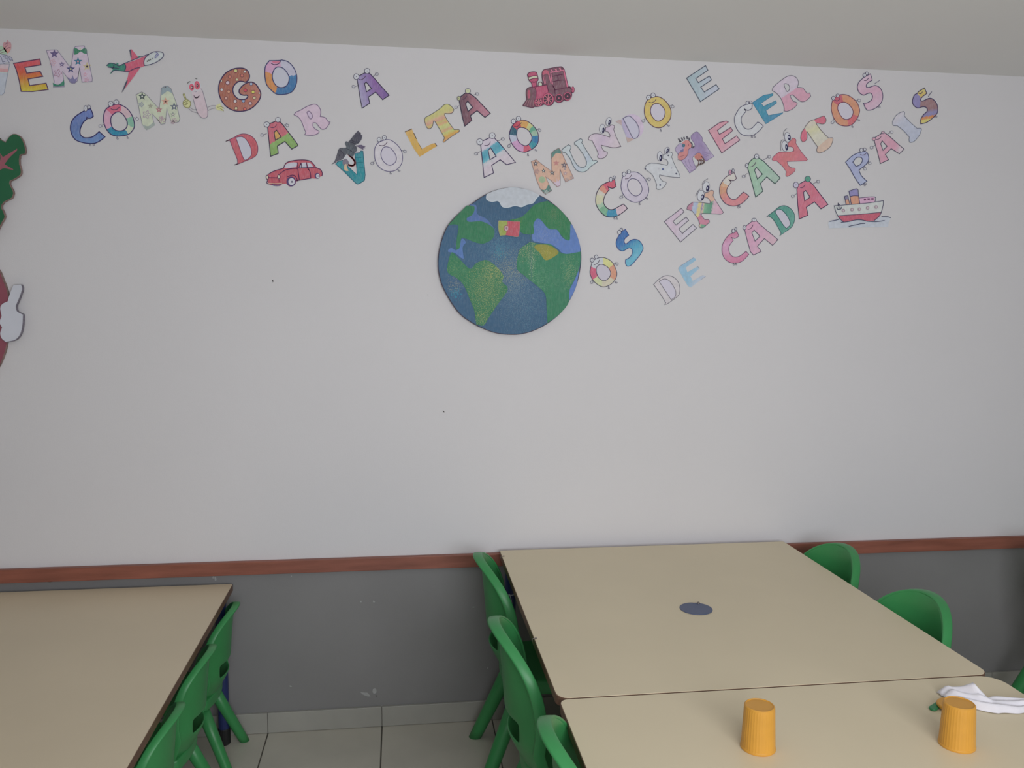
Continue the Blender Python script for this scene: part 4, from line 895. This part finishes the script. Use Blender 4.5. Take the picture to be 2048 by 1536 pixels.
# ---- OS
O_('H2', 'paper letter O with red, orange, yellow and white sectors, right of the globe', '205,810 250,760 350,725 450,740 540,800 600,900 628,1000 605,1090 540,1170 460,1215 380,1225 290,1180 210,1100 170,990 180,900', '340,845 400,850 470,890 510,950 520,1010 490,1075 420,1120 350,1100 300,1040 275,950 290,880', ('ang', 400, 980, [(0,(208,148,122)),(38,(192,192,128)),(92,(178,182,188)),(155,(196,92,120)),(212,(182,188,148)),(262,(186,180,160)),(325,(208,148,122))]), ((205,770,32,38), (275,715,30,34)), '235,850 270,840 310,810 330,765', ((565,832,610,832), (213,1100,206,1130)), ((485,1240,100), (610,1155,50)), ink=(78,72,92), w=11)
a = letter('H2', 'bright blue paper letter S of OS, above the small O', '665,345* 700,290 775,245* 830,345* 760,410 755,470 790,490 860,435 940,415 1020,450 1075,560 1030,670 950,770 880,850 810,875 775,830 775,765* 850,720 890,650 885,590 840,560 780,590 720,615 650,580 615,500 625,420', ('lin', 680, 380, 900, 720, [(0, (62,108,172)), (.35, (62,118,178)), (.6, (72,148,182)), (1, (98,168,192))]), ink=(52,62,125), w=11, filled_holes=False); a.eye(670,295,32,37); a.eye(705,250,25,27); a.flush()
# ---- ENCANTOS
a = letter('H3', 'pale lilac outlined paper letter E, first of ENCANTOS', 'P 157,882 448,655 495,715 305,878 355,942 530,805 572,860 402,1005 465,1085 645,930 705,992 435,1230', ('lin', 230, 900, 560, 1000, [(0, (182,166,182)), (.35, (184,166,182)), (.7, (180,172,184)), (1, (180,175,186))]), filled_holes=True, ink=(88,82,98), w=11); a.flush()
a = letter('H3', 'many-coloured striped paper letter N with large eyes', '540,670* 560,610 640,550* 780,555 930,575* 940,540 900,480 840,465* 850,400 900,380 960,345 1000,370 985,430* 1030,520 1165,725* 1120,755 1030,750 800,740* 790,780 850,850* 910,850 925,890 880,935 820,985 770,985 750,950 760,920* 720,820 630,700*', ('lin', 560, 600, 1130, 720, [(0, (172,115,138)), (.12, (172,118,140)), (.16, (155,168,188)), (.26, (150,160,185)), (.3, (192,180,125)), (.38, (190,178,130)), (.41, (128,122,165)), (.44, (195,170,150)), (.49, (115,165,135)), (.68, (85,142,118)), (.74, (186,158,172)), (1, (192,150,170))]), ink=(98,88,102), w=9)
a.fill(curve(P('840,465* 850,400 900,380 960,345 1000,370 985,430* 1025,520* 940,545* 900,480')), (192,156,138), name='snout'); a.y += .0003; a.fill(curve(P('718,815* 780,755* 850,850* 910,850 925,890 880,935 820,930 765,925*')), (186,120,142), name='shoe'); E2(a, ((868,290,60,92,893,318,27,52,8), (778,440,60,95,806,466,27,52,8)), ('800,250 830,195 900,150', '690,450 720,380 770,320')); a.flush()
a = letter('H3', 'salmon and cream paper letter C of ENCANTOS', '1250,90* 1300,60 1350,50* 1370,100 1388,145* 1340,180 1280,175 1255,162* 1300,205* 1240,290 1220,370 1250,450 1310,500 1380,495 1440,440 1505,378* 1560,410 1600,450* 1520,540 1420,600 1320,615 1210,580 1130,490 1098,370 1115,250 1180,150', ('ang', 1340, 330, [(0,(192,120,126)),(60,(182,178,172)),(150,(195,158,128)),(168,(188,138,110)),(200,(192,128,118)),(225,(194,124,130))]), ink=(85,62,85), w=12, filled_holes=False); a.eye(1280,45,28,45,c=(180,130,150)); a.eye(1330,10,20,30); a.foot(1412,632); a.foot(1440,625); a.flush()
A_('H4', 'sage green paper letter A of ENCANTOS', 'P 468,730 490,650 530,600 575,568 660,565 740,620 1025,905 935,1005 795,885 685,1000 730,1130 605,1232 550,1020', 'P 620,725 720,840 635,925 585,770', ('lin', 500, 700, 900, 900, [(0, (142,172,145)), (.5, (140,172,152)), (1, (145,168,155))]), ((455,692,26,34), (622,540,38,44)), '510,715 550,705 590,670 605,630', ((465,825,415,868), (735,600,820,552)), ink=(52,68,72))
a = letter('H4', 'coral red paper letter N with goggling eyes, in ENCANTOS', '885,590* 910,540 1000,465* 1200,460* 1255,445* 1250,400 1220,375 1160,370* 1160,310* 1210,260 1240,225 1290,250 1290,310* 1370,440 1490,590* 1470,610* 1140,625* 1160,690 1220,735* 1275,740 1270,790 1200,850 1140,880 1120,850 1130,800* 1060,700 960,610* 900,610*', ('lin', 900, 500, 1400, 600, [(0, (190,104,118)), (.5, (188,108,112)), (1, (188,106,120))]), ink=(125,65,88), w=8, filled_holes=False); E2(a, ((1148,210,52,85,1176,215,26,52,-6), (1104,362,52,92,1130,382,24,56,-6)), ('1075,185 1090,110 1140,60', '1035,440 1030,330 1050,260 1110,268')); a.flush()
a = letter('G8', 'cream paper letter T with red tips to its bar', '1370,1250* 1390,1150 1440,1080* 1460,1040 1520,970 1600,935* 1700,895 1770,870* 1805,930 1790,990 1740,1010 1650,990* 1640,1010* 1730,1130 1850,1250* 1915,1245 1920,1290* 1880,1390 1780,1470 1680,1500 1645,1460 1660,1400* 1570,1270 1490,1150 1475,1150* 1480,1250 1450,1300 1400,1310', ('lin', 1560, 1000, 1700, 1350, [(0, (180,172,160)), (.3, (184,182,148)), (.6, (178,176,160)), (1, (176,172,160))]), ink=(100,88,92), w=9)
for t in ('1600,935* 1700,895 1770,870* 1805,930 1790,990 1740,1010 1640,990* 1615,960', '1370,1250* 1390,1150 1440,1080* 1475,1150* 1480,1250 1450,1300 1400,1310'): a.fill(curve(P(t)), (192,98,118), name='bar_tip')
a.fill(curve(P('1665,1400* 1770,1310 1850,1250* 1915,1245 1920,1290* 1880,1390 1780,1470 1680,1500 1645,1460')), (190,166,150), name='base'); a.flush()
O_('H1', 'orange paper letter O with two red patches, in ENCANTOS', '330,590 380,540 440,510 520,510 600,545 680,620 715,700 722,760 690,850 630,930 560,965 460,960 390,920 340,840 312,740 312,660', '440,630 500,618 560,650 610,710 628,770 600,840 540,870 480,855 430,790 402,720 410,660', ('ang', 515, 740, [(0,(198,138,108)),(108,(178,85,102)),(148,(198,138,108)),(285,(188,95,102)),(338,(198,138,108))]), ((338,560,24,30), (400,522,24,24)), '355,590 400,600 430,570 440,535', ((655,592,700,592), (345,858,333,900)), ((612,972,90), (705,882,45)), ink=(98,52,78), w=10)
a = letter('H1', 'dusty pink paper letter S, last of ENCANTOS', '780,260* 830,230 880,205* 905,280* 905,300* 850,330 820,370 825,400 870,400 950,375 1020,410 1060,500 1050,600 990,680 900,730 830,735* 800,690 780,635* 840,625 900,580 910,520 880,485 830,495 780,515 720,480 690,410 710,330', ('lin', 750, 300, 950, 700, [(0, (182,158,174)), (.5, (180,140,160)), (1, (180,155,172))]), ink=(72,62,92), w=11, filled_holes=False); a.eye(795,225,24,28); a.eye(828,200,20,25); a.smile('785,300 820,300 855,265'); a.line(P('935,355* 985,320* 1020,298*'), 9, (105,102,120), name='arm'); a.foot(1005,692,45); a.flush()
# ---- PAIS
a = letter('H7', 'slate blue paper letter P with small hands, first of PAIS', '262,720* 380,610 500,555 600,540 645,590 655,680 610,760 490,855* 530,950 625,1045* 515,1118* 430,1000 340,840*', ('lin', 300, 650, 600, 950, [(0, (146,154,184)), (.5, (142,148,180)), (1, (152,160,186))]), holes=['385,720* 440,650 500,635 545,660 540,720 500,770 440,795*'], ink=(58,60,95), w=13); a.eye(530,515,28,34); a.eye(590,505,24,28); a.smile('510,590 545,602 580,595 615,570'); a.hand(630,740,655,738); a.hand(560,805,580,820); a.foot(580,1112,60); a.foot(600,1095,40); a.flush()
A_('H7', 'rose paper letter A of PAIS, between blue P and white I', 'P 755,370 765,300 870,235 930,220 1000,270 1150,405 1260,500 1180,578 1040,490 940,590 995,680 855,745 810,560', 'P 885,355 970,450 900,520 860,410', ('lin', 780, 350, 1200, 550, [(0, (182,145,160)), (.4, (182,135,152)), (.75, (182,132,152)), (.95, (178,165,172))]), ((745,325,28,30), (900,215,28,22)), '780,335 830,325 870,285', ((765,435,720,465), (985,240,1030,215)), ink=(72,68,85), ec=((182,140,155), (180,150,162)))
a = letter('H1', 'pale blue-white serif paper letter I of PAIS', '1205,900* 1250,820 1300,780 1360,755* 1380,770 1375,820* 1450,900 1560,1000* 1620,1000 1625,1030* 1590,1110 1520,1190 1460,1205 1445,1170 1450,1130* 1370,1040 1270,960* 1220,960 1205,930*', ('lin', 1300, 800, 1500, 1150, [(0, (176,172,180)), (.3, (170,174,190)), (1, (168,174,192))]), ink=(95,98,115), w=9); a.flush()
a = letter('H1', 'small paper letter S in yellow, blue, brown and orange, last of PAIS', '1565,490* 1590,460 1670,410* 1690,460 1705,490* 1640,540 1610,590 1650,600 1750,560 1820,600 1862,680 1855,780 1790,850 1700,915 1615,935* 1610,890 1650,810 1710,750 1700,700 1650,685 1570,703 1510,660 1495,600 1520,520', ('lin', 1640, 440, 1700, 930, [(0, (182,170,100)), (.2, (188,160,92)), (.22, (140,108,112)), (.6, (136,104,108)), (.7, (122,116,156)), (.78, (122,116,156)), (.8, (200,130,80)), (.86, (200,130,80)), (.88, (184,174,100)), (1, (184,174,100))]), ink=(62,52,85), w=12, filled_holes=False)
a.fill(curve(P('1520,520* 1565,492* 1605,545 1612,610 1605,690* 1570,700 1510,660 1497,600')), (122,116,160), name='blue_patch'); a.smile('1585,490 1620,495 1640,465'); a.line(P('1725,540* 1750,500* 1778,465*'), 11, (98,96,112), name='arm'); a.foot(1835,832,40); a.flush()
# ---- DE CADA
a = letter('H5', 'white uncoloured paper letter D beside the pale blue E', '215,1015* 350,880 480,800 600,785 720,820 820,910 880,1040 890,1180 850,1290 720,1400 560,1510* 500,1530* 530,1480* 400,1270 240,1040*', ('flat', (184,179,183), .02), holes=['355,930* 480,870 600,900 700,1020 780,1180 775,1310 690,1390 650,1380* 500,1150'], ink=(112,106,118), w=16, hole_fill=('flat', (180,176,190), 0)); a.flush()
a = letter('H5', 'pale blue paper letter E under the word ENCANTOS', 'P 850,590 900,540 1240,320 1290,350 1300,390 1040,580 1080,700 1340,550 1395,600 1160,800 1215,920 1480,770 1550,800 1170,1085 1100,1050 1020,920 860,640', ('lin', 900, 600, 1500, 850, [(0, (135,170,195)), (.5, (132,172,196)), (.7, (160,178,196)), (1, (168,176,192))]), filled_holes=False, ink=None, grow=3); a.line(P('900,540* 1240,320*'), 10, (130,140,160)); a.line(P('1340,550* 1395,600*'), 14, (130,140,155)); a.line(P('1440,880* 1550,800*'), 12, (140,148,165)); a.flush()
a = letter('H6', 'deep pink paper letter C of CADA', '370,1080* 420,1060 455,1045* 475,1090 490,1130* 430,1165 385,1160 360,1148* 395,1200* 330,1290 320,1370 350,1450 420,1485 500,1470 560,1430 612,1388* 660,1440* 600,1510 520,1570 420,1590 320,1570 240,1500 205,1400 210,1280 260,1180 320,1110', ('lin', 400, 1080, 480, 1580, [(0, (186,112,142)), (.3, (188,142,172)), (.55, (186,138,168)), (.8, (190,122,152)), (1, (192,112,145))]), ink=(105,68,100), w=10, filled_holes=False); a.eye(395,1042,26,36); a.eye(438,1008,18,26); a.foot(395,1605,90); a.foot(435,1602,90); a.flush()
A_('H6', 'light pink paper letter A, first A of CADA', 'P 590,1030 620,950 710,880 790,870 860,940 1155,1190 1065,1285 925,1170 805,1300 870,1390 740,1452 690,1400 640,1230', 'P 750,1025 850,1130 765,1215 712,1075', ('lin', 650, 1000, 1100, 1250, [(0, (190,140,165)), (.4, (194,150,175)), (1, (190,160,172))]), ((585,985,28,38), (750,853,38,30)), '640,1015 680,1005 715,975 730,935', (), ink=(80,68,92), w=11)
a = letter('H6', 'sea green serif paper letter D of CADA', '965,795* 1080,710 1180,630 1270,610 1360,650 1430,740 1440,850 1400,960 1320,1030* 1185,1125* 1210,1080* 1170,1000 1080,850 1000,785*', ('lin', 1050, 750, 1400, 950, [(0, (80,145,130)), (.5, (78,145,132)), (1, (95,155,140))]), holes=['1105,715* 1160,670 1230,690 1310,780 1355,870 1360,940 1300,1000* 1240,930'], hole_fill=('flat', (172,170,182), 0), ink=(48,80,88), w=10); a.flush()
A_('H6', 'crimson pink paper letter A with one green eye, last of CADA', 'P 1480,330 1510,245 1620,185 1700,200 1760,260 2010,590 1890,665 1780,545 1640,635 1670,770 1520,838 1495,600', 'P 1630,350 1705,465 1610,530 1592,380', ('lin', 1500, 400, 1900, 600, [(0, (188,105,128)), (.5, (188,102,120)), (1, (190,108,132))]), ((1463,258,45,52), (1665,155,50,50)), '1535,305 1580,300 1620,250', ((1475,405,1425,440), (1750,235,1825,205)), ec=((174,170,188), (82,150,128)), ink=(62,45,75))
# ---- ship
a = Art('H8', 'paper steam ship with red hull and orange funnels, under the word PAIS', 'paper decoration', 'paper_ship')
a.paper(curve(P('225,1235* 215,1060 420,1000 345,680 400,640 600,600* 600,410 715,390* 730,250 960,235 990,440 1400,430 1410,540 1610,520 1600,700 1530,930 1700,920 1800,960 1745,1120 1745,1195*')), [], 4)
a.fill(curve(P('225,1235* 225,1075 480,1005 1000,1000 1500,960 1640,940 1790,965 1745,1120 1740,1195*')), ('flat', (168,174,184), .03), name='water')
a.fill(curve(P('350,660* 500,650 1000,612 1400,568 1600,530* 1605,620 1555,825* 1000,880 440,915* 385,800')), ('flat', (176,180,178), .03), name='upper_hull'); a.y += .0002
a.fill(curve(P('440,915* 1000,880 1550,830* 1500,930 1370,1045* 1180,1050 1000,1025 800,1050 590,1080* 500,1000')), (184,86,106), name='lower_hull')
for t, c_, nm in (('725,290* 840,250 950,240* 975,412* 860,405 752,428*', (128,122,168), 'funnel_top'), ('755,430* 860,408 970,412* 1002,605* 785,628*', (196,140,115), 'funnel'), ('612,420* 695,410* 715,498* 628,512*', (120,116,145), 'funnel_top'), ('630,515* 716,500* 748,620* 655,628*', (196,145,120), 'funnel'), ('985,465* 1385,435* 1388,565* 1005,605*', (188,148,175), 'deckhouse')): a.fill(curve(P(t)), c_, name=nm)
for x, y in ((1105,485), (1200,472), (1295,468)): a.fill(curve(P('P %d,%d %d,%d %d,%d %d,%d' % (x, y, x+60, y-4, x+62, y+40, x+4, y+46))), (110,58,98), name='ship_window')
I = (62,58,90)
for t in ('350,660* 385,800 440,915 500,1000 590,1080', '350,660 500,650 1000,612 1400,568 1600,530', '1600,530 1605,620 1555,825 1500,930 1370,1045', '440,915 1000,880 1550,830', '725,290 840,250 950,240 975,412 1002,605', '725,290 755,430 785,628', '752,428 860,405 970,412', '612,420 695,410 715,498 748,620', '612,420 630,512 655,628', '985,465 1385,435 1388,565'): a.line(curve(P(t), False), 14, I)
for t in ('230,1065 350,1040 490,1005', '520,1085 700,1070 900,1025 1050,1025 1200,1060 1400,1070 1550,1055 1635,1038', '720,1190 900,1150 1040,1120 1140,1118', '1560,940 1700,940 1750,955 1795,968'): a.line(curve(P(t), False), 18, (62,66,92), name='wave')
for t in ('448,590 455,620', '458,600 475,740', '415,690 425,740 475,760 525,735 530,690', '440,640 490,632'): a.line(curve(P(t), False), 18, (52,54,82), name='anchor')
a.flush()
for x, y in ((585,785), (805,762), (995,750), (1203,718), (1422,693)):
    pt_ = a.plate('porthole', a.ell(x, y, 42, 44, 16), (), ink_mat(a.col((148,128,138))), th=.0002); a.plate('glass', a.ell(x, y, 23, 25, 12), (), ink_mat(a.col((172,160,168))), th=.0001, parent=pt_); a.y += .0002

# ---- globe painted on cork board
g = Art('K1', 'round painted globe board with white ice cap and small flag', 'globe', 'painted_globe')
gl_ = curve(P('770,78 900,92 1040,150 1130,200 1240,290 1340,410 1410,560 1440,700 1435,840 1400,1000 1340,1140 1250,1270 1130,1370 1000,1440 880,1475 770,1482 640,1470 520,1430 400,1370 280,1280 180,1140 110,1000 78,860 80,720 110,580 170,440 280,320 400,230 520,150 640,100'))
g.start(gl_); g.y = -.001
def gmat(c, sp=(), cray=.10, bs=260):
    return ramp_mat('board_paint', 'flat', None, [(0, g.col(c))], crayon=0, speckles=[(*g.loc((x, y)), r/4.8*.00175, g.col(cc), d, sc_, zs) for x, y, r, cc, d, sc_, zs in sp], rough=.6) if cray == 0 else ramp_mat('board_paint', 'lin', (0, .25, 0, -.5), [(0, g.col(tuple(v*.96 for v in c))), (.5, g.col(tuple(v*1.03 for v in c))), (1, g.col(tuple(v*.98 for v in c)))], crayon=.03, speckles=[(*g.loc((x, y)), r/4.8*.00175, g.col(cc), d, sc_, zs) for x, y, r, cc, d, sc_, zs in sp], rough=.6, bscale=bs)
CK = mottled('cork_edge', g.col((70,62,78)), .9, .25, 120)
g.plate('board', offset(gl_, 2), (), CK, th=.014, label='dark edged round board')
SEA = (60,96,128); YL = (178,172,108); GRN = (54,122,86)
g.plate('painted_sea', offset(gl_, -5), (), gmat(SEA, [(800,1010,300,(130,152,160),.75,520,.8), (660,660,330,(95,135,155),.8,560,1), (760,860,220,YL,.55,500,1), (230,1000,90,(165,160,120),.6,480,1), (245,1095,75,(50,150,175),1.0,300,1), (660,680,110,(60,145,165),.8,420,1), (960,1150,300,(90,130,150),.5,480,.5)]), th=.0006)
def gp(nm, t, c, sp=()): g.plate(nm, curve(P(t)), (), gmat(c, sp), th=.0003)
gp('pale_sea', '985,430 1020,375 1060,390 1130,470 1210,480 1250,540 1290,575 1330,580* 1330,430* 1360,440 1410,560 1432,640 1432,705* 1340,715 1260,700 1220,660 1150,620 1030,600 975,570', (88,120,182), [(1080,540,180,(150,155,160),.5,500,1)])
gp('pale_sea', '1425,830* 1398,1005 1338,1140 1248,1270 1130,1368* 1230,1290 1320,1180 1330,1060 1385,950', (88,118,182)); g.y += .0004
gp('pale_sea', '170,690 200,655 255,675 300,570 340,600 310,650 322,760* 290,745 240,705', (82,116,175)); gp('pale_sea', '340,380 400,330 380,240* 440,250 450,330 540,380 610,470* 540,425 460,405 380,412', (82,112,168)); g.y += .0002
gp('painted_land', '170,440* 280,320 350,250* 420,258 410,330 350,370 370,405 480,400 560,430 612,480 600,560 520,610 440,605 350,570 300,560 290,600 280,655 250,665 255,560 270,450 230,430', GRN, [(480,520,150,(60,140,90),.4,400,1)])
gp('painted_land', '165,880 165,820 200,700 240,720 282,760 380,855 440,800 540,770 640,840 700,920 690,980 742,1050 640,1200 560,1320 510,1395 440,1385* 420,1250 380,1150 320,1010 250,940 190,910', GRN, [(540,1030,300,YL,.72,430,.75), (640,860,150,YL,.75,450,1), (490,1320,130,YL,.7,430,.8), (230,840,110,(120,155,105),.7,450,1)])
gp('painted_land', '760,390 860,365 920,320 1000,240 1120,205* 1240,290 1340,410* 1335,520 1330,580 1290,572 1240,520 1210,480 1130,470 1060,390 1020,375 985,430 985,520 870,510 850,420', (54,125,84), [(1180,330,110,(130,140,100),.8,420,1), (1240,430,110,(110,130,90),.5,420,1), (830,380,110,(110,150,70),.9,420,1)])
gp('painted_land', '825,830 850,680 920,620 960,600 1040,615 1150,620 1225,690 1300,712 1434,690* 1428,830 1380,950 1330,1060 1320,1180 1230,1290 1120,1370* 1110,1200 1095,1090 1000,1000 900,920 840,870', (56,124,92), [(920,660,150,(165,165,125),.75,440,1), (970,800,42,(175,185,155),.95,300,.22), (1040,960,200,(110,160,120),.6,430,1), (1330,890,100,(150,165,120),.7,430,.5)])
gp('painted_desert', '1010,625 1130,628 1225,690 1180,740 1100,772 1045,700 1000,660', (142,140,62), [(1110,690,90,(175,165,90),.8,420,1)])
gp('ice_cap', '540,140* 540,190 590,212 650,205 690,260 740,268 810,250 870,262 920,240 980,225 1010,185 1042,150* 960,110 880,88 780,76 650,98', (178,184,192))
g.line(curve(P('542,142 540,190 590,212 650,205 690,260 740,268 810,250 870,262 920,240 980,225 1010,185 1040,152'), False), 9, (192,202,210), name='ice_edge'); g.line(P('958,440* 960,600* 965,960*'), 4, (75,120,115), name='crease'); g.flush()
gy = -g.y
# flag pinned on the globe
f = Art('L2', 'small green and red paper flag stuck on the painted globe', 'flag', 'paper_flag', base=gy+.0006)
f.start(P('410,320 1490,1140'))
f.paper(curve(P('395,330* 420,315* 860,330 1100,355 1490,360* 1480,700 1430,1110* 1300,1140 1050,1095 780,1050 485,1080* 430,900 395,700')), [], 3, c=(150,148,128))
f.fill(curve(P('425,335* 860,342* 845,700 760,1050* 490,1075* 440,900 408,650')), (150,164,82), name='green_half'); f.fill(curve(P('860,342* 1100,360 1485,372* 1470,750 1420,1100* 1300,1132 1050,1092 760,1050* 845,700')), (188,84,98), name='red_half'); f.y += .0003
for r_, c_, nm in ((160,(140,100,92),'emblem'), (130,(172,130,118),'emblem_ring'), (95,(178,150,158),'emblem_shield')): f.plate(nm, f.ell(810, 705, r_*.95, r_, 22), (), ink_mat(f.col(c_)), th=.00012)
f.fill(curve(P('730,600* 890,600* 885,760 810,840 735,760')), (182,156,166), name='shield'); f.line(P('760,690* 860,690*'), 26, (125,85,105), name='ink'); f.line(P('810,630* 810,780*'), 22, (140,100,118), name='ink'); f.flush()

# ---- fruit figure cut out of thick board, at the left edge
t = Art('K2', 'big dark red fruit cut-out with green leaves and white glove hand, at left edge', 'wall figure', 'fruit_figure', at=(-560, 1600))
t.start([(0, 0)]); t.y = -.002
CE = mottled('board_edge', t.col((105,85,80)), .9, .3, 120)
half = [(0,185),(50,200),(120,240),(160,180),(210,140),(260,135),(310,170),(350,240),(375,330),(365,390),(315,400),(300,430),(300,520),(320,600),(310,660),(250,700),(180,730),(175,770),(200,820),(225,890),(200,950),(100,1000),(70,1060),(100,1130),(112,1190),(60,1290),(0,1390),(-200,1560)]
corner = {(120,240),(365,390),(310,660),(180,730),(200,950),(100,1000)}
lf = [(x, y, (x, y) in corner) for x, y in half]+[(-560,1600,False)]+[(-1120-x, y, (x, y) in corner) for x, y in reversed(half)]+[(-560,120,False)]
lf = curve(lf, True, 3); rr_ = random.Random(3)
lf = [(x+rr_.uniform(-3, 3), y+rr_.uniform(-3, 3)) for x, y in lf]
def k3(s): return [((x/5.692+0-t.ox)*t.sc, (y/5.692+490-t.oy)*t.sc, c_) for x, y, c_ in P(s)]
body = curve(k3('0,270 60,400 108,530 132,700 135,850 100,1130 60,1270 0,1400 -120,1560 -300,1680 -512,1700 -724,1680 -904,1560 -1024,1400 -1084,1270 -1124,1130 -1159,850 -1156,700 -1132,530 -1084,400 -1024,270 -850,100 -512,40 -174,100'))
t.plate('fruit', body, (), CE, th=.013, label='brown cut edge of the fruit board'); t.plate('fruit_face', offset(body, -4), (), mottled('fruit_paint', t.col((112,56,68)), .6, .06, 14), th=.0006, label='dark red painted face')
t.y -= .001; lfp = t.plate('foliage', lf, (), CE, th=.011, label='brown edge of the leaf board'); t.plate('foliage_face', offset(lf, -6), (), mottled('leaf_paint', t.col((21,76,47)), .6, .07, 14), th=.0006, label='green painted leaves')
vein = curve(P('270,322* 270,345* 170,440 110,520* 215,580* 225,595* 110,572 60,590 0,640 -200,900 -420,1500* -700,1500* -900,900 -1120,640 -1390,330* -1150,470 -1000,600 -700,1000 -560,1300 -300,800 0,540 50,490* 60,450 55,380* 90,430* 200,365'))
t.plate('vein', vein, (), mottled('vein_paint', t.col((122,66,76)), .6, .05, 20), th=.0004, label='reddish branch painted on the leaves')
t.y = -.0155
hnd = curve(k3('195,455* 285,450* 300,500 270,600 230,690* 240,750 310,790* 305,900 280,1010 220,1080 110,1105* 60,1060 45,1000 65,940* 38,880 60,810* 45,720 70,670 130,640* 150,570'))
t.plate('glove', hnd, (), mottled('glove_edge', t.col((92,88,98)), .9, .2, 120), th=.010, label='grey cut edge of the glove'); t.plate('glove_face', offset([(x-5, y-3) for x, y in hnd], -6), (), mottled('glove_paint', t.col((150,152,160)), .7, .03, 14), th=.0006, label='white painted face of the glove')
